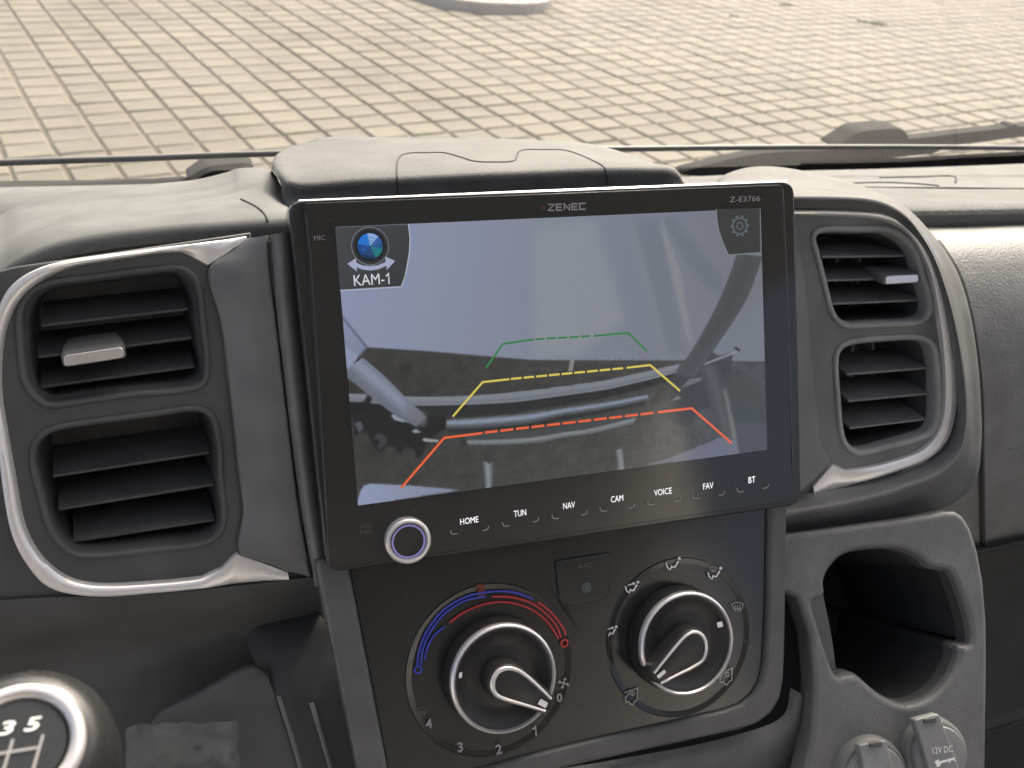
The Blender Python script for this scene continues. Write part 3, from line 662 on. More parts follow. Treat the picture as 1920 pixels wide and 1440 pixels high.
Ap = [(1335, 350), (1356, 330), (1395, 318), (1440, 316), (1500, 325), (1580, 345), (1650, 370), (1700, 400), (1740, 440), (1772, 480), (1797, 524), (1817, 588), (1831, 672), (1837, 755), (1838, 838), (1828, 905), (1790, 942), (1700, 972), (1600, 996), (1470, 1016)]
Ad = [-.17, -.19, -.19, -.185, -.17, -.14, -.105, -.075, -.05, -.034, -.022, -.016, -.014, -.013, -.012, -.011, -.01, -.009, -.008, -.006]
Bp = [(1335, 366), (1356, 367), (1395, 368), (1440, 368), (1494, 368), (1569, 369), (1631, 373), (1668, 384), (1700, 405), (1726, 437), (1752, 482), (1780, 560), (1801, 650), (1812, 730), (1813, 800), (1801, 850), (1765, 890), (1690, 920), (1600, 946), (1470, 970)]
Cp = [(1335, 394), (1356, 394), (1395, 394), (1440, 394), (1494, 395), (1560, 396), (1618, 400), (1660, 410), (1692, 427), (1720, 452), (1742, 487), (1760, 545), (1776, 630), (1788, 720), (1790, 790), (1776, 833), (1743, 862), (1678, 889), (1600, 910), (1470, 930)]
rA = [VR.hit(x, y, d) for (x, y), d in zip(Ap, Ad)]
rAm = [VR.hit((a[0] + b[0]) / 2, (a[1] + b[1]) / 2 - (3 if k < 6 else 0), (d + .012) / 2) for k, (a, b, d) in enumerate(zip(Ap, Bp, Ad))]
rB = [VR.hit(x, y, .012) for x, y in Bp]; rB2 = [p + VR.n * .0005 + (VR.hit(*c, .012) - p) * .18 for p, c in zip(rB, Cp)]
rC = [VR.hit(x, y, .001) for x, y in Cp]
rA0 = [p + Vector((.0, .03, -.03)) for p in rA]
loft('vent_hood', [rA0, rA, rAm, rB], M['pad'], dash, 5, 4, 60)
loft('hood_lip', [rB, rB2, [p.lerp(c, .6) - VR.n * .001 for p, c in zip(rB2, rC)], rC], M['satin'], dash, 5, 4, 60)
# light cheek at the left of the right vents
rcL = [(1470, 415), (1472, 500), (1476, 650), (1480, 800), (1480, 900), (1480, 940)]
rcR = [(1500, 425), (1512, 510), (1524, 640), (1536, 770), (1542, 830), (1560, 866)]
loft('cheek_panel', [col(VR, rcL, .010), col(VR, [(a[0] * .5 + b[0] * .5, a[1] * .5 + b[1] * .5) for a, b in zip(rcL, rcR)], .0065), col(VR, [(x - 4, y) for x, y in rcR], .003), col(VR, rcR, -.001)], M['satin'], dash, 5, 4, 60)
# right side of the dash
dv = [[(1180, 336), (1330, 330), (1480, 321), (1600, 318), (1760, 313), (1920, 307), (2200, 296), (2500, 280)], [(1180, 344), (1330, 338), (1480, 333), (1600, 332), (1760, 330), (1920, 328), (2200, 322), (2500, 312)], [(1180, 360), (1330, 352), (1480, 350), (1600, 350), (1760, 351), (1920, 352), (2200, 350), (2500, 345)]]
dfp = loft('defrost_panel', [[p + Vector((0, .03, -.02)) for p in yrow(dv[0], .86)], yrow(dv[0], .84), yrow(dv[1], .76), yrow(dv[2], .66)], M['pad'], dash, 5, 4, 60)
groove('panel_seam', dfp, [(1560, 347), (1640, 343), (1720, 345.5), (1760, 349.5)], .0012, M['hole'], dfp)
groove('panel_seam', dfp, [(1650, 334), (1720, 332.5), (1788, 331.5), (1793, 334), (1791, 343)], .0012, M['hole'], dfp)
tp = [[(1520, 350), (1640, 352), (1740, 354), (1830, 355), (1920, 356), (2200, 358), (2500, 356)], [(1580, 368), (1660, 370), (1750, 371), (1830, 371), (1920, 371), (2200, 372), (2500, 372)], [(1640, 394), (1700, 394), (1760, 393), (1830, 392), (1920, 390), (2200, 388), (2500, 386)]]
t3 = yrow(tp[2], .50)
loft('knee_pad_top', [[p + Vector((0, .02, -.02)) for p in yrow(tp[0], .645)], yrow(tp[0], .63), yrow(tp[1], .565), t3, [p + Vector((0, -.003, -.003)) for p in t3]], M['top'], dash, 5, 4, 60)
t4 = [p + Vector((0, -.003, -.003)) for p in t3]
loft('pad_lip', [t4, [p + Vector((0, -.0032, -.013)) for p in t3], [p + Vector((0, .02, -.017)) for p in t3]], M['dark'], dash, 4, 3, 60)
gb = [([(1640, 405), (1760, 405), (1840, 404), (1920, 403), (2200, 400), (2500, 398)], .54), ([(1640, 418), (1760, 417), (1840, 415), (1920, 412), (2200, 409), (2500, 406)], .512),
      ([(1640, 424), (1760, 423), (1840, 421), (1920, 418), (2200, 414), (2500, 410)], .500), ([(1640, 480), (1760, 478), (1840, 476), (1920, 474), (2200, 470), (2500, 465)], .455),
      ([(1640, 620), (1760, 620), (1840, 620), (1920, 618), (2200, 610), (2500, 600)], .418), ([(1640, 800), (1760, 800), (1840, 798), (1920, 795), (2200, 785), (2500, 775)], .402),
      ([(1640, 1010), (1760, 1000), (1850, 988), (1920, 978), (2200, 950), (2500, 920)], .396), ([(1640, 1060), (1760, 1045), (1850, 1026), (1920, 1010), (2200, 960), (2500, 925)], .403)]
gbo = loft('glovebox_lid', [yrow(p, y) for p, y in gb], M['leather'], dash, 5, 5, 60)
groove('pod_seam', gbo, [(1758, 455), (1775, 480), (1797, 520), (1817, 588), (1831, 672), (1838, 755), (1839, 838), (1840, 920), (1841, 985), (1842, 1003), (1843, 1022)], .0022, M['hole'], gbo)
groove('lid_mark', gbo, [(1893, 841), (1920, 838), (1960, 834)], .0008, M['satin'], gbo)
lg = [([(1640, 1055), (1850, 1024), (1920, 1008), (2200, 958)], .396), ([(1640, 1066), (1850, 1032), (1920, 1016), (2200, 966)], .391), ([(1640, 1080), (1850, 1044), (1920, 1030), (2200, 985)], .398),
      ([(1640, 1240), (1850, 1220), (1920, 1200), (2200, 1150)], .402), ([(1640, 1420), (1850, 1366), (1920, 1344), (2200, 1280)], .386), ([(1640, 1428), (1850, 1374), (1920, 1352), (2200, 1290)], .382), ([(1640, 1445), (1850, 1392), (1920, 1370), (2200, 1310)], .388), ([(1640, 1650), (1850, 1600), (1920, 1580), (2200, 1500)], .40)]
loft('lower_tray', [yrow(p, y) for p, y in lg], M['tray'], dash, 5, 4, 60)
# cup holder plate
CZ = lambda pts: Zm(1400, 920, 2.769, pts)
hole = sm(CZ([(405, 480), (420, 430), (455, 378), (520, 325), (640, 300), (780, 298), (880, 335), (965, 398), (1010, 405), (1060, 420), (1105, 510), (1145, 630), (1168, 735), (1165, 800), (1100, 808), (1105, 850), (1080, 930), (1020, 1020), (940, 1085), (840, 1115), (750, 1092), (670, 1042), (605, 985), (565, 958), (505, 965), (478, 972), (450, 930), (405, 800), (370, 680), (345, 592), (352, 572), (398, 552), (410, 525)]), 3)
plate = CZ([(120, 240), (500, 190), (800, 150), (1040, 108), (1090, 108), (1130, 135), (1170, 200), (1205, 310), (1235, 470), (1252, 680), (1255, 900), (1250, 1200), (1245, 1700), (250, 1700), (340, 1250), (352, 1000), (330, 750), (265, 560), (120, 500)])
hl = [CUP.l2(x, y, 0) for x, y in hole]
slab('cup_holder_plate', CUP, [plate, hole], 0.0, .016, M['cup'], dash, .003, 4, smooth=50)
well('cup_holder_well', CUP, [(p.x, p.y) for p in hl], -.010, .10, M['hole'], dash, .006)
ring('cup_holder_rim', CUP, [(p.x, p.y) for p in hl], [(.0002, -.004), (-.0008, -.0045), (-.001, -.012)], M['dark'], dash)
# console side trough between climate panel and cup plate, and lower console
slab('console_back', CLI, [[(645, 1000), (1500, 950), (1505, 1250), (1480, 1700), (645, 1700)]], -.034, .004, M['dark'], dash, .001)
ctr = [[(1478, 1100), (1500, 1180), (1518, 1270), (1515, 1370), (1470, 1480)], [(1490, 1100), (1512, 1180), (1526, 1270), (1524, 1370), (1480, 1480)], [(1540, 1100), (1560, 1200), (1570, 1290), (1570, 1370), (1540, 1480)]]
loft('console_flank', [col(CLI, ctr[0], -.024), col(CLI, ctr[1], -.012), col(CLI, ctr[2], -.012)], M['leather_fine'], dash, 5, 4, 60)
lc = [[(700, 1500), (960, 1455), (1150, 1425), (1380, 1378), (1470, 1340), (1482, 1290)], [(700, 1530), (960, 1480), (1150, 1450), (1390, 1400), (1485, 1360), (1500, 1300)], [(700, 1650), (960, 1600), (1150, 1560), (1400, 1500), (1500, 1430), (1520, 1350)]]
loft('lower_console', [col(CLI, lc[0], -.010), col(CLI, lc[1], -.006), col(CLI, lc[2], -.02)], M['leather_fine'], dash, 5, 4, 60)

# ------------------------------------------------------------------ air vents
def vent(label, fr, hole_px, slats, tab, mat_frame, lipw=.0016, recess=.009, ms='slat', md='duct'):
    c = sum((Vector(p) for p in hole_px), Vector((0, 0))) / len(hole_px)
    t = thing('air_vent', label, 'air vent', tuple(fr.hit(c.x, c.y, -.02)), 'air vents in the vent pods')
    L = [tuple(fr.l2(x, y, 0)) for x, y in hole_px]
    ring('frame', fr, L, [(.0016, .0002), (.0012, .0012), (.0002, .0016), (-lipw * .6, .0010), (-lipw, -.0005), (-lipw - .0004, -.004), (-lipw - .0004, -.012)], mat_frame, t)
    well('duct', fr, offset2(L, -lipw), -.001, .045, M[md], t, .003)
    for (a, b) in slats:
        A = fr.l2(*a, -recess); B = fr.l2(*b, -recess); x = (B - A); ln = x.length; x.normalize(); y = Vector((-x.y, x.x))
        prof = [(.0009, 0), (.0005, .0008), (-.0005, .0008), (-.0009, 0), (-.0012, -.022), (.0010, -.024)]
        V = []; N = len(prof)
        for e, s_ in ((A, 1), (B, -1)):
            for yy, dd in prof:
                q = e + y * (yy + dd * -.28); V.append(fr.w(q.x, q.y, -recess + dd))
        F = [(i, (i + 1) % N, N + (i + 1) % N, N + i) for i in range(N)] + [tuple(range(N)), tuple(range(N, 2 * N))]
        mk('slat', V, F, M[ms], t, 50)
    for k, fx in enumerate((.32, .52, .72) if fr is VR else ()):            # upright vanes deep in the duct
        xs = [p[0] for p in L]; ys = [p[1] for p in L]; xx = min(xs) + (max(xs) - min(xs)) * fx
        V, F = box(fr, xx - .0008, xx + .0008, min(ys) + .008, max(ys) - .008, -.044, -.036); mk('vane', V, F, M['duct'], t, 0)
    if tab:
        (x0, y0), (x1, y1), thk = tab            # centre line of the tab's front face
        d = recess * .2
        A = fr.l2(x0, y0, d); B = fr.l2(x1, y1, d); x = (B - A); ln = x.length; x.normalize(); y = Vector((-x.y, x.x)); C = (A + B) / 2
        ang = math.atan2(x.y, x.x); ca, sa = math.cos(ang), math.sin(ang)
        rr = lambda w, h, r, oy=0: [(C.x + u * ca - (v + oy) * sa, C.y + u * sa + (v + oy) * ca) for u, v in rrect(0, 0, w, h, r)]
        th = thk
        rows = []
        for (w_, h_, dd, oy) in ((ln * .80, th * 1.0, -.018, .0045), (ln * .94, th * 1.35, -.009, .0025), (ln * 1.0, th * 1.35, -.003, .0008), (ln * 1.0, th * 1.3, .001, .0002), (ln * .97, th * 1.1, .0018, 0)):
            rows.append([fr.w(px, py, d + dd) for px, py in rr(w_, h_, min(w_, h_) * .3, oy)])
        V, F = grid(rows, True); n = len(rows[0]); F.append(tuple(range(len(V) - n, len(V))))
        tb = mk('tab', V, F, M['satin'], t, 50)
        slab('tab_face', fr, [rr(ln * .93, th, th * .35)], d + .0030, .0012, M['chrome'], tb, .0004, local=True)
    return t
vent('left pod upper air vent with a silver tab on its slats', VL, LUh, [((80, 609), (352, 578)), ((72, 668), (358, 632)), ((78, 724), (364, 686))], ((116, 676), (236, 658), .0044), M['dark'], .0012, .009, 'slat_dark', 'vent_duct')
vent('left pod lower air vent without a tab', VL, LLh, [((100, 891), (392, 847)), ((110, 953), (400, 907)), ((138, 1013), (402, 973))], None, M['dark'], .0012, .009, 'slat_dark', 'slat_dark')
vent('right pod upper air vent with a silver tab on its slats', VR, RUh, [((1540, 481), (1693, 479)), ((1546, 525), (1700, 521)), ((1556, 569), (1722, 562))], ((1652, 525), (1718, 521), .0042), M['lip'], .0019, .006, 'slat', 'slat_dark')
vent('right pod lower air vent without a tab', VR, RLh, [((1586, 701), (1739, 689)), ((1589, 751), (1740, 737)), ((1592, 802), (1732, 785))], None, M['lip'], .0019, .006, 'slat', 'slat_dark')

# ------------------------------------------------------------------ head unit
hu = thing('head_unit', 'black floating car radio screen showing a reversing camera picture', 'car radio', tuple(SCR.hit(1040, 700, -.012)))
def corner(pts, r, n=4):
    """round the corners of a pixel polygon"""
    out = []; N = len(pts)
    for i in range(N):
        p = Vector(pts[i]); a = Vector(pts[i - 1]); c = Vector(pts[(i + 1) % N]); rr = r[i] if isinstance(r, (list, tuple)) else r
        u = (a - p).normalized() * rr; v = (c - p).normalized() * rr
        for k in range(n + 1):
            t = k / n; out.append(tuple((p + u) * (1 - t) ** 2 + p * 2 * t * (1 - t) + (p + v) * t * t))
    return out
HB = [(539, 377), (1490, 339), (1503, 946), (614, 1075)]
slab('housing', SCR, [corner(HB, [30, 26, 30, 30])], -.0005, .016, M['gloss'], hu, .0012, 3)
fr_ = corner([(569, 381), (1467, 346), (1489, 938), (618, 1066)], 8)
gp = slab('front_glass', SCR, [fr_], .0006, .002, M['gloss'], hu, .0003, 2)
# glass edge hairlines, then a pale strip for the lit top edge
strokes('edge_line', SCR, [([(573, 400), (583, 484), (590, 600), (598, 716), (608, 890), (616.5, 1062)], 1.6)], 1.6, .0010, M['dim'], hu)
strokes('edge_line', SCR, [([(1468.6, 354), (1475, 500), (1481, 670), (1487, 884)], 1.6)], 1.6, .0010, M['dim'], hu)
ht = []
tb_ = []
tl = [(560, 375.3), (700, 369.6), (900, 361.4), (1100, 353.2), (1300, 345.5), (1475, 338.6)]
loft('top_highlight', [[SCR.hit(x, y + .9, .0002) for x, y in tl], [SCR.hit(x, y, -.0001) for x, y in tl], [SCR.hit(x, y - .7, -.0010) for x, y in tl]], M['silver'], hu, 3, 2, 180)  # silver strip painted as the highlight along the housing's top edge
mic = slab('microphone', SCR, [corner([(573.5, 432), (578, 432), (582, 470), (577.5, 470)], 2)], .0009, .0006, M['gloss'], hu, .0001)
text('lettering', SCR, 'MIC', 599, 446, 9, .0009, M['grey'], hu)
text('lettering', SCR, 'Z-E3766', 1397, 373, 10, .0009, M['grey'], hu, width=57)
# maker's lettering in cut block strokes
def zl(x): return (1026 + x, 388 - (x) * .037)
def blk(name, letters, x0, yb, adv, hh, wd):
    P = []
    for k, L in enumerate(letters):
        ox = x0 + k * adv; oy = yb - k * adv * .037
        for st in L: P.append([(ox + u * adv * .78, oy - v * hh) for u, v in st])
    return strokes(name, SCR, P, wd, .0009, M['grey'], hu)
Zl = [[(0, 1), (1, 1), (0, 0), (1, 0)]]; El = [[(1, 1), (0, 1)], [(0, .5), (.9, .5)], [(1, 0), (0, 0)], [(.06, 1), (.06, 0)]]; Nl = [[(.08, 0), (.08, 1), (.92, 0), (.92, 1)]]; Cl = [[(1, 1), (.05, 1), (.05, 0), (1, 0)]]
blk('logo_lettering', [Zl, El, Nl, El, Cl], 1028, 394.5, 14.6, 11, 3.0)
flat('logo_dot', SCR, corner([(1016, 386), (1022, 386), (1022, 392), (1016, 392)], 2), .0009, M['faintred'], hu)
for s_, x, y, wd in (('HOME', 880, 976, 34), ('TUN', 975, 962, 23), ('NAV', 1067, 947.5, 22), ('CAM', 1157, 935, 23), ('VOICE', 1243, 922, 33), ('FAV', 1328, 911, 19), ('BT', 1410, 899.5, 13)):
    text('key_lettering', SCR, s_, x, y, 11.5, .0009, M['lit'], hu, width=wd)
for x, y in ((845, 998), (942, 983), (1035, 969), (1125, 955), (1214, 943), (1298, 931), (1382, 919)):
    strokes('key_mark', SCR, [[(x, y - 4), (x + .5, y), (x + 3, y + 3.4), (x + 7, y + 3.6), (x + 13, y + 2.6)]], 1.7, .0009, M['grey'], hu)
for x, y in ((916, 990), (1010, 974), (1101, 961), (1190, 948), (1276, 935), (1359, 924), (1441, 911)):
    strokes('key_mark', SCR, [[(x, y - 4), (x - .3, y), (x - 2.5, y + 3), (x - 6, y + 4), (x - 11, y + 4.6)]], 1.7, .0009, M['grey'], hu)
text('lettering', SCR, 'VOL/', 686, 986, 9, .0009, M['dim'], hu, width=25)
text('lettering', SCR, 'PWR', 686, 998, 8, .0009, M['dim'], hu, width=22)
# volume knob
def knob_axis(fr, px, py, d=0): p = fr.l2(px, py, d); return (p.x, p.y)
vc = knob_axis(SCR, 766, 1015, .006); vr = SCR.mm(766, 1015, 84) / 2
vk = mk('volume_knob', *grid([[SCR.w(x, y, d) for x, y in circ(*vc, vr * k, 56)] for k, d in ((.97, .0005), (.97, .006), (.86, .0062), (.80, .0054), (.3, .0052), (.01, .0052))], True), M['knob'], hu, 40)
ring('knob_ring', SCR, circ(*vc, vr, 64), [(-.0003, .001), (0, .002), (0, .006), (-.0006, .0070), (-.0016, .0070), (-.0022, .0058)], M['chrome'], vk)
strokes('light_ring', SCR, [[(vc[0] + vr * .70 * math.cos(a * .1), vc[1] + vr * .70 * math.sin(a * .1)) for a in range(63)] + [(vc[0] + vr * .70, vc[1])]], vr * .085, .0062, M['violet'], vk, local=True)
# display and its picture, layer over layer
T3 = lambda pts: Zm(560, 640, 3.272, pts)
T4 = lambda pts: Zm(1000, 640, 3.692, pts)
T2 = lambda pts: Zm(1000, 330, 3.692, pts)
T1 = lambda pts: Zm(530, 330, 3.892, pts)
layer = [.0009]
import numpy as np
NX, NY = 700, 398
q4 = [np.array(SCR.l2(x, y, 0)) for x, y in ((628, 426), (1424, 391), (1436.6, 842.6), (670.6, 947))]
gu, gv = np.meshgrid(np.linspace(0, 1, NX), np.linspace(0, 1, NY))
LX = sum(w_[..., None] * q for w_, q in zip(((1 - gu) * (1 - gv), gu * (1 - gv), gu * gv, (1 - gu) * gv), q4))
WP = np.array(SCR.w(0, 0, .0009))[None, None] + LX[..., :1] * np.array(SCR.ex) + LX[..., 1:] * np.array(SCR.ey)
cc = (WP - np.array(CAM)) @ np.array(RM)                  # where each display dot sits in the drawing of the picture
PX = 960 + FPX * cc[..., 0] / cc[..., 2]; PY = 720 + FPX * cc[..., 1] / cc[..., 2]
rng = np.random.default_rng(4)
def blur(a, n):
    for _ in range(n):
        p = np.pad(a, [(1, 1), (1, 1)] + [(0, 0)] * (a.ndim - 2), 'edge')
        a = (p[:-2, 1:-1] + p[2:, 1:-1] + 2 * p[1:-1, 1:-1]) / 4
        p = np.pad(a, [(1, 1), (1, 1)] + [(0, 0)] * (a.ndim - 2), 'edge')
        a = (p[1:-1, :-2] + p[1:-1, 2:] + 2 * p[1:-1, 1:-1]) / 4
    return a
def inside(poly):
    m_ = np.zeros(PX.shape, bool); n = len(poly)
    for i in range(n):
        (x0, y0), (x1, y1) = poly[i], poly[(i + 1) % n]
        if y0 == y1: continue
        c = ((y0 > PY) != (y1 > PY)) & (PX < (x1 - x0) * (PY - y0) / (y1 - y0) + x0); m_ ^= c
    return m_.astype(float)
def along(line, wd):
    d = np.full(PX.shape, 1e9)
    for (x0, y0), (x1, y1) in zip(line[:-1], line[1:]):
        L = (x1 - x0) ** 2 + (y1 - y0) ** 2; t = np.clip(((PX - x0) * (x1 - x0) + (PY - y0) * (y1 - y0)) / L, 0, 1)
        d = np.minimum(d, np.hypot(PX - x0 - t * (x1 - x0), PY - y0 - t * (y1 - y0)))
    return np.clip(1.2 - d / (wd / 2), 0, 1)
IM = np.zeros(PX.shape + (3,))
def put(mask, c, soft=1, a=1.0):
    global IM
    if soft > 3: soft = int(soft * 2.4)
    k = (blur(mask, soft) * a)[..., None]; c = np.array(c, float); IM = IM * (1 - k) + c * k
def fade(c0, c1, x0, y0, x1, y1):
    t = np.clip(((PX - x0) * (x1 - x0) + (PY - y0) * (y1 - y0)) / ((x1 - x0) ** 2 + (y1 - y0) ** 2), 0, 1)[..., None]
    return np.array(c0, float) * (1 - t) + np.array(c1, float) * t
cs2 = lambda pts: [(p.x, p.y) for p in crom(pts, 6)]
def bandp(top, bot): return cs2(top) + cs2(bot)[::-1]
full = np.ones(PX.shape)
# white wall, soft folds of reflected light painted into the picture
put(full, fade((146, 154, 180), (118, 122, 132), 660, 470, 1400, 600), 0)
put(inside([(628, 426), (800, 415), (760, 660), (640, 640)]), (138, 148, 180), 40, .5)
put(inside(T2([(0, 340), (420, 300), (640, 1000), (300, 1250), (0, 1250)])), (150, 154, 158), 45, .55)
for L, c, so_, al in ((T2([(640, 290), (700, 280), (960, 1260), (900, 1260)]), (132, 138, 146), 10, .5), (T2([(870, 320), (900, 330), (1010, 640), (1110, 1190), (1060, 1100), (960, 700)]), (142, 147, 150), 5, .7), (T2([(905, 300), (960, 285), (1320, 700), (1290, 830), (1180, 740), (1040, 560)]), (106, 113, 124), 12, .6), (T2([(700, 300), (860, 300), (1050, 1200), (930, 1250)]), (112, 118, 130), 14, .5)):
    put(inside(L), c, so_, al)
# paved yard
yard = [(672, 668), (688, 652), (800, 659), (1000, 676), (1290, 677), (1450, 679), (1460, 860), (660, 960), (640, 720)]
tex = blur(rng.random(PX.shape), 5); tex = (tex - tex.mean()) / tex.std(); tx2 = blur(rng.random(PX.shape), 40); tx2 = (tx2 - tx2.mean()) / tx2.std()
yc = fade((60, 60, 58), (76, 79, 79), 680, 660, 1380, 860) + (tex * 2 + tx2 * 2.5)[..., None]
put(inside(yard), yc, 1)
for k in range(6):
    y = 668 + k * 12; put(along([(690 + k * 4, y), (860, y + 5 + k), (1060, y + 6), (1260, y + 4)], 1.6) * inside(yard), (46, 45, 44), 1, .55)
for j in range(6):
    for k in range(24):
        x = 704 + k * 23 + (j % 2) * 11; y = 668 + j * 12; put(along([(x, y + 3), (x - 3, y + 14)], 1.5), (46, 45, 44), 1, .45)
for k in range(7):
    y = 850 + k * 14; put(along([(760, y + 12), (900, y), (1100, y - 24), (1260, y - 46)], 1.7), (50, 51, 50), 1, .5)
for j in range(6):
    for k in range(19):
        x = 800 + k * 25 + (j % 2) * 12; y = 848 + j * 14 - k * 3.2; put(along([(x, y), (x + 3, y + 13)], 1.6), (50, 51, 50), 1, .4)
put(along([(688, 652), (800, 659), (1000, 676), (1290, 677), (1440, 679)], 3), (58, 60, 64), 1, .7)
put(inside([(630, 560), (641, 592), (688, 651), (674, 667), (630, 640)]), fade((140, 150, 180), (126, 136, 162), 640, 600, 680, 660), 1)
put(along([(636, 588), (688, 651), (675, 667)], 5), (84, 92, 110), 1, .9)
put(inside(T4([(255, 125), (288, 118), (272, 205), (240, 208)])), (140, 142, 144), 1, .9)
# rails, round in section
def tubep(top, bot, edge, mid, hi=.35, soft=1):
    T_, B_ = cs2(top), cs2(bot); n = 6
    n1 = max(len(T_), len(B_))
    rs_ = lambda L: [tuple(np.array(L[int(i)]) * (1 - (i - int(i))) + np.array(L[min(int(i) + 1, len(L) - 1)]) * (i - int(i))) for i in np.linspace(0, len(L) - 1, n1)]
    T_, B_ = rs_(T_), rs_(B_)
    put(inside(T_ + B_[::-1]), [(e + m_) / 2 for e, m_ in zip(edge, mid)], soft)
    for k in range(n):
        a0, a1 = k / n, (k + 1.25) / n; s_ = math.exp(-(((k + .5) / n - hi) / .33) ** 2); c = [e * (1 - s_) + m_ * s_ for e, m_ in zip(edge, mid)]
        lo = [(t[0] * (1 - a0) + b[0] * a0, t[1] * (1 - a0) + b[1] * a0) for t, b in zip(T_, B_)]; up = [(t[0] * (1 - a1) + b[0] * a1, t[1] * (1 - a1) + b[1] * a1) for t, b in zip(T_, B_)]
        put(inside(lo + up[::-1]), c, soft)
railT = T3([(300, 322), (430, 325), (700, 340), (1000, 336), (1300, 315)]) + T4([(250, 306), (500, 270), (760, 214), (1015, 156)]); railB = T3([(300, 368), (520, 382), (700, 391), (1000, 386), (1300, 371)]) + T4([(250, 366), (500, 330), (760, 272), (985, 214)])
put(inside(bandp(railB, T3([(312, 430), (520, 440), (720, 462), (1000, 462), (1300, 440)]) + T4([(250, 435), (500, 392), (760, 330), (930, 280)]))), (46, 49, 50), 2, .95)
tubep(railT, railB, (112, 117, 126), (132, 138, 148), .3)
put(along(railB, 3), (150, 156, 165), 1, .5)
t2T = T3([(905, 482), (1050, 474), (1200, 463), (1420, 442)]) + T4([(200, 464), (400, 436), (600, 404), (790, 368)]); t2B = T3([(908, 532), (1050, 530), (1200, 520), (1420, 498)]) + T4([(200, 512), (400, 482), (600, 446), (800, 404)])
put(inside(bandp(t2B, T3([(930, 560), (1050, 560), (1200, 555), (1420, 535)]) + T4([(200, 550), (400, 515), (600, 475), (760, 440)]))), (46, 49, 50), 2, .8)
tubep(t2T, t2B, (70, 75, 80), (146, 156, 176), .38)
t3T = T3([(1030, 608), (1300, 600), (1500, 580)]) + T4([(200, 632), (400, 603), (715, 526)]); t3B = T3([(1042, 634), (1300, 630), (1500, 612)]) + T4([(200, 664), (400, 636), (690, 566)])
put(inside(bandp(T3([(960, 575), (1300, 560), (1500, 545)]) + T4([(200, 590), (400, 560), (720, 488)]), t3T)), (72, 77, 80), 2, .8)
tubep(t3T, t3B, (96, 102, 106), (134, 140, 145), .4)
DKc = (36, 38, 40)
put(inside(T3([(300, 375), (400, 370), (425, 320), (455, 335), (440, 380), (560, 395), (610, 450), (690, 470), (720, 520), (780, 510), (785, 455), (905, 470), (900, 545), (860, 555), (780, 640), (760, 700), (720, 720), (715, 670), (690, 655), (660, 650), (620, 690), (590, 650), (540, 640), (520, 680), (480, 675), (450, 630), (430, 570), (390, 540), (360, 580), (335, 575), (345, 520), (320, 440)])), DKc, 2, .95)
put(inside(T3([(455, 600), (480, 560), (530, 580), (545, 610), (510, 665), (480, 650), (500, 610), (480, 600)])), (72, 74, 78), 2, .8)
for P_, c in ((T3([(565, 455), (585, 445), (640, 470), (700, 498), (640, 495), (590, 485)]), (160, 168, 176)), (T3([(690, 550), (720, 536), (755, 560), (715, 565)]), (150, 160, 172)), (T3([(755, 605), (770, 592), (860, 605), (860, 618), (780, 618)]), (160, 165, 170)), (T3([(340, 500), (380, 490), (400, 530), (370, 560)]), (88, 92, 104))):
    put(inside(P_), c, 1, .9)
put(inside(T3([(880, 640), (960, 650), (950, 670), (880, 665)])), (60, 62, 62), 2, .7); put(inside(T3([(985, 590), (1025, 585), (1015, 660), (995, 665)])), (54, 56, 56), 2, .8)
tubep(T3([(395, 100), (520, 210), (660, 350), (782, 462)]), T3([(270, 190), (440, 330), (600, 452), (722, 520)]), (104, 110, 124), (140, 147, 166), .35)
put(inside(T3([(640, 380), (785, 440), (785, 520), (715, 520)])), (104, 107, 112), 8, .7)
# right hand bracket and arm, glare on the glass mixed into their paler colours
put(inside(T4([(860, 330), (980, 230), (1060, 250), (1140, 160), (1220, 60), (1280, 100), (1380, 80), (1370, 230), (1320, 300), (1260, 260), (1200, 330), (1230, 460), (1160, 470), (1100, 560), (1050, 590), (960, 560), (880, 480), (800, 560), (780, 540), (940, 440), (900, 420), (800, 440)])), (60, 62, 62), 3, .9)
put(inside(T4([(1280, 260), (1420, 180), (1620, 330), (1620, 450), (1330, 460)])), (70, 68, 68), 8, .7); put(inside(T4([(1330, 455), (1625, 450), (1625, 565), (1370, 570)])), (66, 72, 74), 4, .9); put(inside(T4([(1370, 570), (1625, 565), (1625, 780), (1400, 780)])), (78, 78, 88), 4, .9)
for P_, c in ((T4([(1145, 165), (1300, 105), (1420, 60), (1425, 75), (1300, 122), (1150, 180)]), (138, 142, 152)), (T4([(945, 418), (1000, 375), (1030, 395), (990, 405)]), (118, 122, 128)), (T4([(1020, 325), (1080, 260), (1170, 250), (1165, 272), (1090, 300)]), (112, 116, 120)), (T4([(1380, 40), (1410, 40), (1435, 60), (1420, 75)]), (52, 52, 56))):
    put(inside(P_), c, 1, .9)
tubep(T2([(1412, 540), (1340, 740), (1270, 900), (1170, 1090), (1090, 1220), (980, 1366)]), T2([(1580, 560), (1480, 830), (1375, 1010), (1280, 1150), (1180, 1300), (1110, 1390)]), (80, 85, 88), (72, 77, 80), .5, 2)
tubep(T4([(1150, 180), (1200, 330), (1250, 520), (1330, 790)]), T4([(1270, 160), (1330, 330), (1400, 620), (1430, 785)]), (66, 69, 69), (84, 87, 87), .5, 3)
put(inside(T4([(1315, 330), (1335, 330), (1400, 620), (1425, 800), (1398, 800), (1360, 560)])), (128, 131, 131), 4, .8)
put(inside(T3([(380, 915), (400, 885), (440, 872), (700, 885), (995, 912), (690, 960), (355, 1015), (358, 985)])), fade((146, 156, 186), (132, 140, 164), 690, 930, 860, 920), 2)
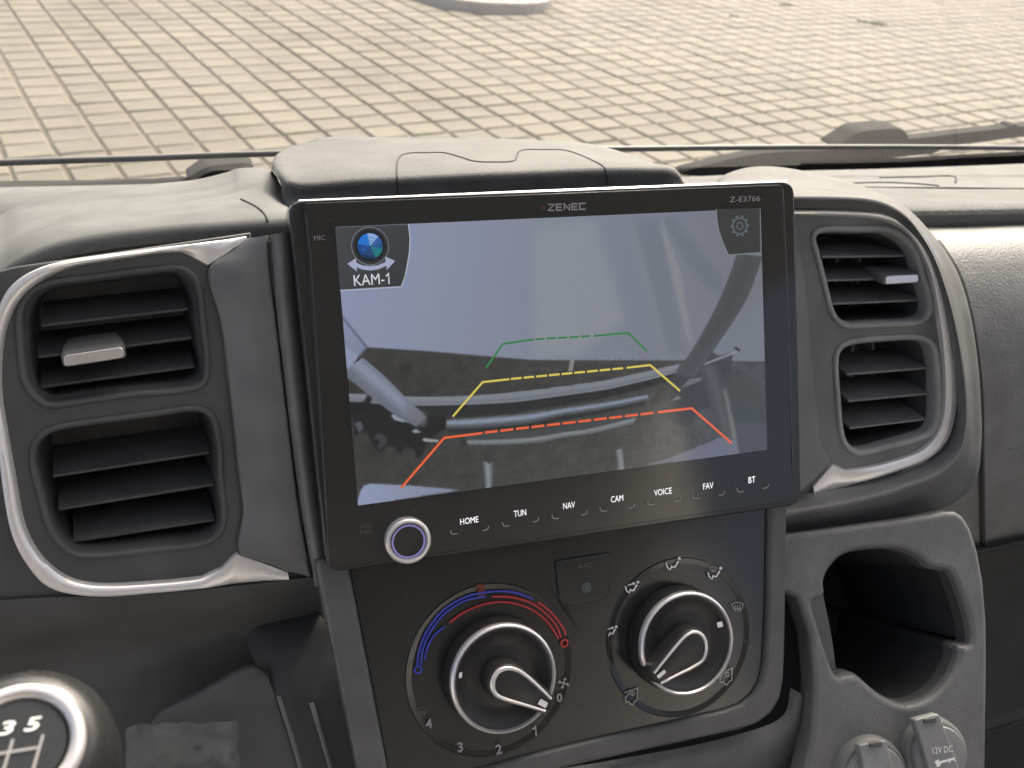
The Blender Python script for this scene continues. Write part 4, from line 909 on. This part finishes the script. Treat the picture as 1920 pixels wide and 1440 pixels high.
put(inside(T4([(775, 856), (900, 820), (1100, 745), (1200, 705), (1295, 662), (1400, 690), (1430, 790), (1100, 820)])), (112, 114, 132), 2, .9)
tubep(T3([(1130, 740), (1140, 800), (1145, 900)]), T3([(1190, 740), (1188, 800), (1185, 900)]), (86, 92, 98), (138, 146, 154), .5); put(inside(T3([(1145, 660), (1225, 655), (1190, 690), (1185, 750), (1160, 750)])), (62, 64, 64), 2, .9)
tubep(T4([(570, 750), (580, 820), (585, 890)]), T4([(612, 745), (622, 810), (630, 890)]), (88, 94, 98), (132, 140, 144), .6); put(inside(T4([(500, 655), (560, 635), (580, 700), (585, 745), (560, 745), (545, 680)])), (66, 68, 68), 2, .9)
IM = IM + (blur(rng.normal(0, 1, PX.shape), 2) * 2.5)[..., None]
IM = np.clip(IM / 255, 0, 1); IM = np.where(IM <= .04045, IM / 12.92, ((IM + .055) / 1.055) ** 2.4)
me = bpy.data.meshes.new('display'); ii = np.arange(NX * NY).reshape(NY, NX)
me.from_pydata(WP.reshape(-1, 3).tolist(), [], np.stack([ii[1:, :-1], ii[1:, 1:], ii[:-1, 1:], ii[:-1, :-1]], -1).reshape(-1, 4).tolist()); me.update()
ca_ = me.attributes.new('picture', 'FLOAT_COLOR', 'POINT'); ca_.data.foreach_set('color', np.concatenate([IM, np.ones(PX.shape + (1,))], -1).astype(np.float32).ravel())
pm_ = screen('camera picture on the display', (255, 255, 255)); an = pm_.node_tree.nodes.new('ShaderNodeAttribute'); an.attribute_name = 'picture'
pm_.node_tree.links.new(an.outputs['Color'], pm_.node_tree.nodes['Principled BSDF'].inputs['Emission Color'])
disp = link('display', me, pm_, hu)
def pic(name, loop, c, **k):
    layer[0] += .00002
    return flat(name, SCR, loop, layer[0], c if not isinstance(c, tuple) else screen(name, c, **k), disp)
layer[0] = .00100
# guide lines
def dashes(name, a, b, n0, n1, n, gap, wd, c):
    P = []
    a = Vector(a); b = Vector(b)
    for k in range(n):
        t0 = k / n; t1 = (k + 1 - gap) / n; P.append([tuple(a.lerp(b, t0)), tuple(a.lerp(b, t1))])
    return P
gm, ym, om = screen('guide green', (56, 132, 78)), screen('guide yellow', (222, 205, 96)), screen('guide orange', (236, 104, 66))
dl = layer[0] + .0001
strokes('guide_line', SCR, [[(911, 690), (943, 645), (1000, 636.5)]] + dashes('', (1004, 636), (1110, 630), 0, 0, 5, .18, 0, 0) + [[(1113, 630), (1178, 624), (1213, 659)]], 3.8, dl, gm, disp)
strokes('guide_line', SCR, [[(849, 781), (905, 716.5), (955, 711)]] + dashes('', (958, 710.5), (1172, 690), 0, 0, 9, .16, 0, 0) + [[(1175, 689.5), (1219, 684.5), (1275, 733)]], 3.9, dl, ym, disp)
strokes('guide_line', SCR, [[(752, 915), (833, 821), (905, 812)]] + dashes('', (909, 811), (1230, 773.5), 0, 0, 11, .17, 0, 0) + [[(1233, 773), (1297, 765.5), (1372, 831)]], 4.4, dl, om, disp)
# corner keys of the display
kt = T1([(383, 375), (918, 352), (930, 450), (925, 560), (905, 690), (868, 806), (418, 834)])
pic('camera_key', kt, (68, 71, 76), c2=(56, 59, 62), p0=SCR.hit(640, 430), p1=SCR.hit(760, 520))
tl_ = layer[0]
strokes('key_border', SCR, [T1([(918, 352), (927, 420), (930, 470), (925, 560), (910, 650), (893, 735), (866, 808), (418, 836)])], 2.4, tl_ + .00002, screen('key border', (176, 184, 200)), disp)
lc_ = T1([(635, 512)])[0]; lp = SCR.l2(*lc_, 0); lr = SCR.mm(*lc_, 250 / 3.892) / 2
layer[0] += .0001
def disc(name, r, c, **k):
    layer[0] += .00002; return flat(name, SCR, circ(lp.x, lp.y, r, 40), layer[0], screen(name, c, **k), disp, local=True)
disc('lens_picture', lr * 1.12, (120, 126, 132)); disc('lens_picture', lr * 1.07, (48, 51, 55)); disc('lens_picture', lr * .92, (30, 33, 36))
disc('lens_picture', lr * .76, (30, 60, 110))
for a0, a1, c in ((100, 165, (30, 120, 215)), (45, 100, (140, 175, 225)), (10, 45, (50, 90, 160)), (165, 225, (25, 70, 140)), (225, 290, (24, 52, 96)), (290, 345, (24, 125, 120)), (-15, 10, (30, 80, 130))):
    layer[0] += .00001
    flat('lens_picture', SCR, [(lp.x, lp.y)] + [(lp.x + lr * .74 * math.cos(R_(a0 + (a1 - a0) * k / 8)), lp.y + lr * .74 * math.sin(R_(a0 + (a1 - a0) * k / 8))) for k in range(9)], layer[0], screen('lens colour', c), disp, local=True)
strokes('lens_rings', SCR, [[(lp.x + lr * q * math.cos(a * .21), lp.y + lr * q * math.sin(a * .21)) for a in range(30)] + [(lp.x + lr * q, lp.y)] for q in (.18, .34, .50)], lr * .03, layer[0] + .00002, screen('lens rings', (70, 120, 190)), disp, local=True)
layer[0] += .00004
pic('turn_arrow', T1([(472, 640), (536, 600), (538, 632), (580, 652), (640, 658), (700, 650), (750, 628), (750, 588), (820, 620), (760, 686), (757, 655), (700, 680), (640, 690), (580, 682), (540, 665), (543, 698)]), (172, 177, 205))
ktm = screen('key text', (225, 230, 240))
text('key_lettering', SCR, 'KAM-', 692, 524, 20, layer[0] + .0001, ktm, disp, width=57, thin=.0)
strokes('key_lettering', SCR, [[(723.5, 517.5), (727, 515.5), (728.5, 512.5), (729.5, 532.5)]], 2.5, layer[0] + .0001, ktm, disp)
kr = T2([(1266, 228), (1567, 222), (1572, 534), (1350, 548), (1310, 450), (1280, 350)])
pic('settings_key', kr, (58, 61, 60))
strokes('key_border', SCR, [T2([(1266, 228), (1270, 300), (1283, 370), (1310, 455), (1350, 547), (1572, 531)])], 1.8, layer[0] + .00002, screen('key border right', (128, 138, 148)), disp)
gc = SCR.l2(1384, 424, 0); gr = SCR.mm(1384, 424, 32) / 2
cog = []
for k in range(10):
    a = 2 * math.pi * (k + .5) / 10; q = gr * 1.0; cxx, cyy = gc.x + q * math.cos(a), gc.y + q * math.sin(a)
    cog.append([(cxx + gr * .2 * math.cos(b * .5), cyy + gr * .2 * math.sin(b * .5)) for b in range(13)])
ci = lambda r: [(gc.x + r * math.cos(a * .157), gc.y + r * math.sin(a * .157)) for a in range(40)] + [(gc.x + r, gc.y)]
gcm = screen('gear symbol', (120, 136, 148))
strokes('gear_symbol', SCR, [ci(gr * .92), ci(gr * .40)] + [[(gc.x + gr * rr_ * math.cos(R_(36 * k + da)), gc.y + gr * rr_ * math.sin(R_(36 * k + da))) for rr_, da in ((.98, -8), (1.16, -6), (1.2, 0), (1.16, 6), (.98, 8))] for k in range(10)], gr * .075, layer[0] + .00003, gcm, disp, local=True)

# ------------------------------------------------------------------ climate control panel
cp = thing('climate_control_panel', 'black heater control panel with two rotary knobs under the screen', 'heater controls', tuple(CLI.hit(1070, 1220, -.005)))
T8 = lambda pts: Zm(640, 960, 2.2326, pts)
fas = corner([(652, 1060), (1446, 945), (1441, 1180), (1432, 1320), (1060, 1405), (735, 1490)], [6, 6, 60, 70, 60, 20])
slab('fascia', CLI, [fas], .0, .004, M['fascia'], cp, .0012, 3)
fo = corner([(590, 1052), (1478, 915), (1474, 1200), (1468, 1352), (1080, 1436), (690, 1540)], [10, 8, 60, 80, 80, 20])
slab('surround', CLI, [fo, corner([(654, 1058), (1444, 943), (1439, 1180), (1430, 1318), (1058, 1402), (737, 1488)], [6, 6, 60, 70, 60, 20])], .0030, .012, M['frame'], cp, .0022, 3)
# A/C button
ac = slab('button', CLI, [corner([(1043, 1052), (1146, 1036), (1143, 1122), (1060, 1137), (1049, 1120)], [3, 4, 16, 16, 6])], .0016, .003, M['fascia'], cp, .0006, 3)
sc_ = CLI.l2(1100, 1102, .0018); sr = CLI.mm(1100, 1102, 20) / 2; sp = []
for k in range(8):
    a = math.pi / 4 * k; ca, sa = math.cos(a), math.sin(a)
    sp.append([(sc_.x, sc_.y), (sc_.x + sr * ca, sc_.y + sr * sa)])
    for s2 in (-1, 1):
        sp.append([(sc_.x + sr * .6 * ca, sc_.y + sr * .6 * sa), (sc_.x + sr * .9 * math.cos(a + s2 * .35), sc_.y + sr * .9 * math.sin(a + s2 * .35))])
M['snow'] = ink('grey blue print', (.10, .13, .14))
strokes('snowflake', CLI, sp, sr * .13, .0018, M['snow'], ac, local=True)
text('lettering', CLI, 'A/C', 1096, 1061, 8, .0018, M['dim'], ac, width=26)
def dial(px, py, d_px, pointer, dot, inner_r):
    """knob: skirt, metal ring, dished face and a pointer grip with a metal outline"""
    c = knob_axis(CLI, px, py, .012); Rr = CLI.mm(px, py, d_px) / 2
    k = mk('knob', *grid([[CLI.w(x, y, d) for x, y in circ(*c, Rr * q, 64)] for q, d in ((1.04, .0015), (1.035, .004), (1.0, .0105), (.97, .0125), (.90, .0125), (.85, .0115), (.62, .0085), (.55, .0088), (.01, .0092))], True), M['knob'], cp, 50)
    ring('knob_ring', CLI, circ(*c, Rr, 72), [(.0001, .0105), (0, .0122), (-.0004, .0132), (-.0012, .0135), (-.0019, .0128), (-.0021, .0118)], M['chrome'], k)
    # grip from pixel outline
    L = [tuple(CLI.l2(x, y, .019)) for x, y in sm(pointer, 5)]
    rows = [[CLI.w(x, y, d) for x, y in offset2(L, o)] for o, d in ((.0012, .0085), (.0004, .0165), (0, .0185), (-.0006, .0190))]
    V, F = grid(rows, True); n = len(L); F.append(tuple(range(len(V) - n, len(V))))
    g = mk('grip', V, F, M['knob'], k, 50)
    return k, L, c, Rr
ptL = [(930, 1310), (921, 1300), (917, 1283), (922, 1264), (934, 1252), (952, 1246), (972, 1250), (990, 1263), (1010, 1281), (1037, 1308), (1036, 1318), (1030, 1332), (1020, 1337), (990, 1329), (960, 1319)]
kL, LL_, cL, RL_ = dial(945, 1272, 201, ptL, None, .5)
ptR = [(1329, 1210), (1327, 1232), (1316, 1247), (1298, 1258), (1270, 1270), (1240, 1283), (1232, 1280), (1222, 1268), (1221, 1258), (1240, 1237), (1265, 1208), (1283, 1188), (1301, 1180), (1318, 1185)]
kR, LR_, cR, RR_ = dial(1288, 1206, 189, ptR, None, .5)
def grip_trim(k, px_path, wpx0, wpx1):
    """metal outline on the grip's rim, open at the tip"""
    P = [CLI.l2(x, y, .019) for x, y in px_path]; P = crom([(p.x, p.y) for p in P], 6); N = len(P); V = []; F = []
    rows = []
    for i, p in enumerate(P):
        t = (P[min(i + 1, N - 1)] - P[max(i - 1, 0)]).normalized(); nn = Vector((-t.y, t.x)); u = abs(2 * i / (N - 1) - 1)
        hw = CLI.mm(px_path[0][0], px_path[0][1], wpx0 * (1 - u) + wpx1 * u) / 2
        rows.append([CLI.w(*(p + nn * a * hw), .019 + b) for a, b in ((-1, -.0015), (-.9, .0002), (-.3, .0009), (.3, .0009), (.9, .0002), (1, -.0015))])
    V, F = grid(rows); mk('grip_trim', V, F, M['chrome'], k, 60)
grip_trim(kL, [(1033, 1310), (1008, 1286), (985, 1266), (968, 1256), (951, 1253), (935, 1259), (926, 1272), (924, 1288), (930, 1302), (945, 1310), (985, 1322), (1022, 1333)], 11, 6)
grip_trim(kR, [(1226, 1262), (1245, 1239), (1268, 1211), (1286, 1192), (1301, 1185), (1314, 1189), (1323, 1203), (1324, 1220), (1318, 1237), (1300, 1250), (1270, 1265), (1238, 1281)], 8, 5)
def quadpx(name, fr, pts, d, mat, par): return flat(name, fr, corner(pts, 2), d, mat, par)
quadpx('marker', CLI, [(1014, 1310), (1028, 1318), (1023, 1328), (1008, 1320)], .0195, M['white'], kL)
quadpx('marker', CLI, [(861, 1261), (867, 1260), (866, 1271), (860, 1272)], .0131, M['white'], kL)
quadpx('marker', CLI, [(1231, 1267), (1246, 1255), (1249, 1261), (1235, 1273)], .0195, M['white'], kR)
quadpx('marker', CLI, [(1344, 1167), (1354, 1165), (1356, 1175), (1346, 1177)], .0131, M['white'], kR)
# dial plates
cLp = CLI.l2(922, 1255, .0005)
for (c, q) in (((920, 1256), 322), ((1275, 1195), 296)):
    p = CLI.l2(*c, .0004); r = CLI.mm(*c, q) / 2
    ring('dial_rim', CLI, circ(p.x, p.y, r, 80), [(.0004, .0001), (0, .0006), (-.0006, .0005), (-.0025, .0002)], M['fascia'], cp)
# temperature scale
T7 = lambda pts: Zm(740, 1070, 3.892, pts)
def arcpx(pts, n=6): return [(p.x, p.y) for p in crom(T7(pts), n)]
o1 = [(165, 690), (175, 600), (215, 480), (290, 360), (380, 270), (500, 200), (620, 165), (780, 150), (900, 165), (1010, 208)]
o2 = [(192, 690), (200, 600), (238, 490), (310, 375), (395, 290), (510, 222), (600, 198), (665, 190)]
o3 = [(215, 680), (225, 600), (262, 500), (320, 420), (365, 378)]
o3b = [(218, 650), (240, 560), (290, 470), (365, 408)]
strokes('cold_scale', CLI, [arcpx(o1), arcpx(o2), arcpx(o3b)], 3.6, .0012, M['blue'], cp)
q1 = [(1045, 228), (1120, 285), (1190, 360), (1235, 430), (1250, 470)]
q2 = [(712, 190), (830, 192), (930, 212), (1030, 255), (1110, 320), (1180, 400), (1215, 490)]
q3 = [(400, 380), (480, 320), (580, 270), (700, 235), (810, 230), (910, 248), (1010, 290), (1090, 350), (1150, 420), (1195, 495)]
strokes('warm_scale', CLI, [arcpx(q1), arcpx(q2), arcpx(q3)], 3.6, .0012, M['red'], cp)
def cring(fr, pts_c, rpx, wpx, mat, name, par):
    p = fr.l2(*pts_c, .0012); r = fr.mm(*pts_c, rpx * 2) / 2
    strokes(name, fr, [[(p.x + r * math.cos(a * .314), p.y + r * math.sin(a * .314)) for a in range(20)] + [(p.x + r, p.y)]], fr.mm(*pts_c, wpx), .0012, mat, par, local=True)
cring(CLI, (784, 1256), 6.5, 3.2, M['blue'], 'cold_mark', cp); cring(CLI, (1058.5, 1206), 6.5, 3.2, M['red'], 'warm_mark', cp)
quadpx('warning_light', CLI, T7([(600, 100), (655, 95), (660, 190), (610, 195)]), .0011, M['faintred'], cp)
strokes('fan_lettering', CLI, [[(998, 1366.5), (1001.5, 1366), (1004, 1362), (1005.5, 1380)]], 3.2, .0012, M['grey'], cp)
for s_, x, y, h in (('0', 1049, 1308, 17), ('2', 935, 1405, 19), ('3', 863, 1401, 19), ('4', 804, 1357, 18)):
    text('fan_lettering', CLI, s_, x, y, h, .0012, M['grey'], cp, thin=.03)
def fan(px, py, r):
    P = []
    for k in range(4):
        a = R_(90 * k + 20); c = (px + r * .6 * math.cos(a), py + r * .6 * math.sin(a))
        P.append(([(px, py), (px + r * .45 * math.cos(a), py + r * .45 * math.sin(a))], 3))
        P.append(([(px + r * .5 * math.cos(a - .35), py + r * .5 * math.sin(a - .35)), (px + r * .95 * math.cos(a + .1), py + r * .95 * math.sin(a + .1))], 4.5))
    strokes('fan_symbol', CLI, P, 3, .0012, M['grey'], cp)
fan(1057, 1281, 11)
def seat_sym(px, py, s=1.0, arrow=True, foot=True, head=True):
    P = []
    f = lambda x, y: (px + x * s, py + y * s)
    P.append(([f(10, -5), f(3, 7)], 3.2 * s)); P.append(([f(3, 7), f(-3, 5), f(-6, 12)], 3.0 * s))
    if foot: P.append(([f(-13, -2), f(-11, 6), f(-8, 10)], 2.6 * s))
    if arrow: P.append(([f(-8, -4), f(6, -8)], 2.2 * s)); P.append(([f(1, -9.5), f(6, -8), f(3, -4)], 1.6 * s))
    strokes('airflow_symbol', CLI, P, 2, .0012, M['white'], cp)
    flat('airflow_symbol', CLI, [f(12 + 3 * math.cos(a * .6), -10 + 3 * math.sin(a * .6)) for a in range(10)], .0012, M['white'], cp)
def screen_sym(px, py, s, mat):
    f = lambda x, y: (px + x * s, py + y * s)
    P = [[f(-11, -5), f(-5, -8), f(0, -8.6), f(5, -8), f(11, -5)], [f(-7, 5), f(0, 3.4), f(7, 5)], [f(-11, -5), f(-7, 5)], [f(11, -5), f(7, 5)]]
    for dx in (-4.5, 0, 4.5): P.append([f(dx, 9), f(dx + 1, 6), f(dx - 1, 2), f(dx, -3)])
    strokes('demist_symbol', CLI, P, 1.5 * s, .0012, mat, cp)
seat_sym(1185, 1101, .95); seat_sym(1146, 1183, .8, True, False); seat_sym(1262, 1057, 1.0, False); seat_sym(1340, 1075, .95, False)
screen_sym(1338, 1068, .62, M['grey']); screen_sym(1383, 1138, 1.0, M['grey']); screen_sym(791, 1334, .85, M['dim'])
def van_sym(px, py, inside):
    f = lambda x, y: (px + x, py + y)
    P = [[f(10, 6), f(11, -16), f(-2, -10), f(-12, 2), f(-12, 9), f(-9, 11), f(-6, 9), f(-3, 14), f(2, 15), f(4, 10), f(10, 6)]]
    if inside: P.append([f(5, -8), f(-1, -7), f(-2, -2), f(4, -1), f(5, -4)])
    else: P += [[f(-14, -7), f(-2, -12), f(3, -3)], [f(-6, -6), f(2, -2), f(6, -8)]]
    strokes('air_intake_symbol', CLI, P, 2.2, .0012, M['grey'], cp)
van_sym(1185, 1306, False); van_sym(1362, 1269, True)

# ------------------------------------------------------------------ gear lever
gz = Vector((0, 0, 0)); gcn = CAM + ray(38, 1440).normalized() * .262
gn = (CAM - gcn).normalized() * .62 + Vector((0, -.1, 1)) * .5; gn.normalize()
gl = thing('gear_lever', 'black gear lever knob with a silver ringed shift diagram at lower left', 'gear lever', tuple(gcn - Vector((0, 0, .2))))
class Fr2(Frame):
    def __init__(s, o, n):
        s.o = Vector(o); s.n = n.normalized(); s.ex = Vector((0, 0, 1)).cross(s.n); s.ex = (Vector((1, -.02, 0)) - s.n * s.n.x).normalized(); s.ey = s.n.cross(s.ex).normalized()
GF2 = Fr2(CAM + ray(36, 1396).normalized() * .245, gn)
rr = GF2.mm(36, 1396, 206) / 2
prof = [(.3, -.085), (.32, -.060), (.75, -.052), (1.35, -.042), (1.66, -.030), (1.74, -.020), (1.66, -.010), (1.42, -.0035), (1.16, -.0005), (1.08, -.0002)]
kn = mk('knob', *grid([[GF2.w(x, y, d) for x, y in circ(0, 0, rr * q, 64)] for q, d in [(p.x, p.y) for p in crom([(a, b * 20) for a, b in prof], 4)] and [(p.x, p.y / 20) for p in crom([(a, b * 20) for a, b in prof], 4)]], True), gloss('soft gloss black knob', (.018, .018, .018), .24), gl, 180)
ring('knob_ring', GF2, circ(0, 0, rr * 1.1, 64), [(.0006, -.001), (0, .0008), (-.0007, .0014), (-.0020, .0013), (-.0029, .0002), (-.0032, -.001)], M['chrome'], gl)
flat('cap', GF2, circ(0, 0, rr * .80, 48), .0002, M['gloss'], gl, local=True)
sg = [[(0.02, .0), (.43, .0)], [(.60, .17), (.28, -.75)], [(-.05, .17), (-.25, -.75)], [(-.55, .17), (-.85, -.75)], [(-.8, 0), (.05, 0)]]
def gpt(u, v): return (rr * u, rr * v)
strokes('shift_diagram', GF2, [[gpt(u, v) for u, v in s_] for s_ in ([(-.80, -.12), (.32, -.12)], [(.40, .10), (.16, -.8)], [(-.10, .10), (-.34, -.8)], [(-.62, .1), (-.8, -.6)])], rr * .05, .0006, M['grey'], gl, local=True)
def gtext(s_, u, v, h, name='lettering'):
    px, py = proj(GF2.w(rr * u, rr * v, 0)); text(name, GF2, s_, px, py, h, .0006, M['white'], gl, shear=.25, width=h * 1.35, thin=.02)
gtext('5', .22, .34, 25); gtext('3', -.22, .34, 25); gtext('1', -.62, .34, 25)

# ------------------------------------------------------------------ crumpled clear wrapper behind the lever
wp = []
rnd = random.Random(5)
top_e = [(236, 1366), (252, 1360), (270, 1356), (290, 1360), (308, 1354), (330, 1357), (352, 1352), (374, 1358), (398, 1353), (424, 1354), (440, 1351), (447, 1362)]
for j in range(12):
    row = []
    for i, (x0, y0) in enumerate(top_e):
        v = j / 11; x = x0 + rnd.uniform(-7, 7) * (0 < i < 11 and j > 0) + (v * 4 if i == 11 else 0) + (rnd.uniform(-2, 2) if i == 11 else 0); y = y0 + v * 190 + rnd.uniform(-5, 5) * (j > 0)
        lift = .010 * math.exp(-((x - 300) / 45) ** 2 - ((y - 1415) / 35) ** 2) + .008 * math.exp(-((x - 415) / 14) ** 2)
        row.append(CLI.hit(x, y, -.022 + lift + rnd.uniform(-.0035, .0055) * (1 if j > 0 else .3) * (1 if (i + j) % 2 else .2)))
    wp.append(row)
wo = loft('plastic_wrapper', wp, M['film'], None, 3, 3, 50); wo['label'] = 'crumpled clear plastic wrapper lying beside the gear lever'; wo['category'] = 'wrapper'

# ------------------------------------------------------------------ sockets at lower right
def socket(label, c_px, r_px, strap, letters, d):
    t = thing('power_socket', label, 'socket', tuple(CUP.hit(*c_px, d)), 'capped sockets below the cup holder')
    p = CUP.l2(*c_px, d + .006); r = CUP.mm(*c_px, r_px * 2) / 2
    ring('collar', CUP, circ(p.x, p.y, r * 1.12, 48), [(.002, d - .002), (.001, d + .002), (-.001, d + .0035), (-.003, d + .003)], M['satin'], t)
    cap = mk('cap', *grid([[CUP.w(x, y, dd) for x, y in circ(p.x, p.y, r * q, 48)] for q, dd in ((1.0, d), (1.0, d + .005), (.95, d + .0062), (.6, d + .0066), (.01, d + .0066))], True), M['sock'], t, 50)
    st = slab('hinge_strap', CUP, [corner(strap, 6)], d + .0095, .005, M['sock'], t, .0008, 3)
    return t, st
Z7 = CZ
s1, st1 = socket('grey socket cap lettered 12V DC beside the cup holder', CZ([(1010, 1380)])[0], 56, CZ([(870, 1190), (1000, 1158), (1120, 1480), (960, 1500), (905, 1300)]), '12V DC', .002)
s2, st2 = socket('plain grey socket cap at the bottom edge below the cup holder', CZ([(680, 1500)])[0], 62, CZ([(580, 1320), (725, 1295), (770, 1470), (790, 1540), (620, 1560), (600, 1400)]), None, .002)
x, y = CZ([(1018, 1345)])[0]; text('lettering', CUP, '12V DC', x, y, 12, .0118, M['white'], st1, width=37)
P = [([*CZ([(985, 1400), (1000, 1430)])], 9), ([*CZ([(1000, 1412), (1080, 1390)])], 4.5), ([*CZ([(1050, 1398), (1055, 1412)])], 3), ([*CZ([(1075, 1392), (1080, 1404)])], 3)]
strokes('key_symbol', CUP, P, 4, .0118, M['white'], st1)
for st, (hx, hy) in ((st1, (950, 1195)), (st2, (668, 1320))):
    slab('hinge_pin', CUP, [corner(CZ([(hx - 30, hy - 8), (hx + 35, hy - 18), (hx + 40, hy + 8), (hx - 25, hy + 16)]), 2)], .0124, .002, M['dark'], st, .0004)
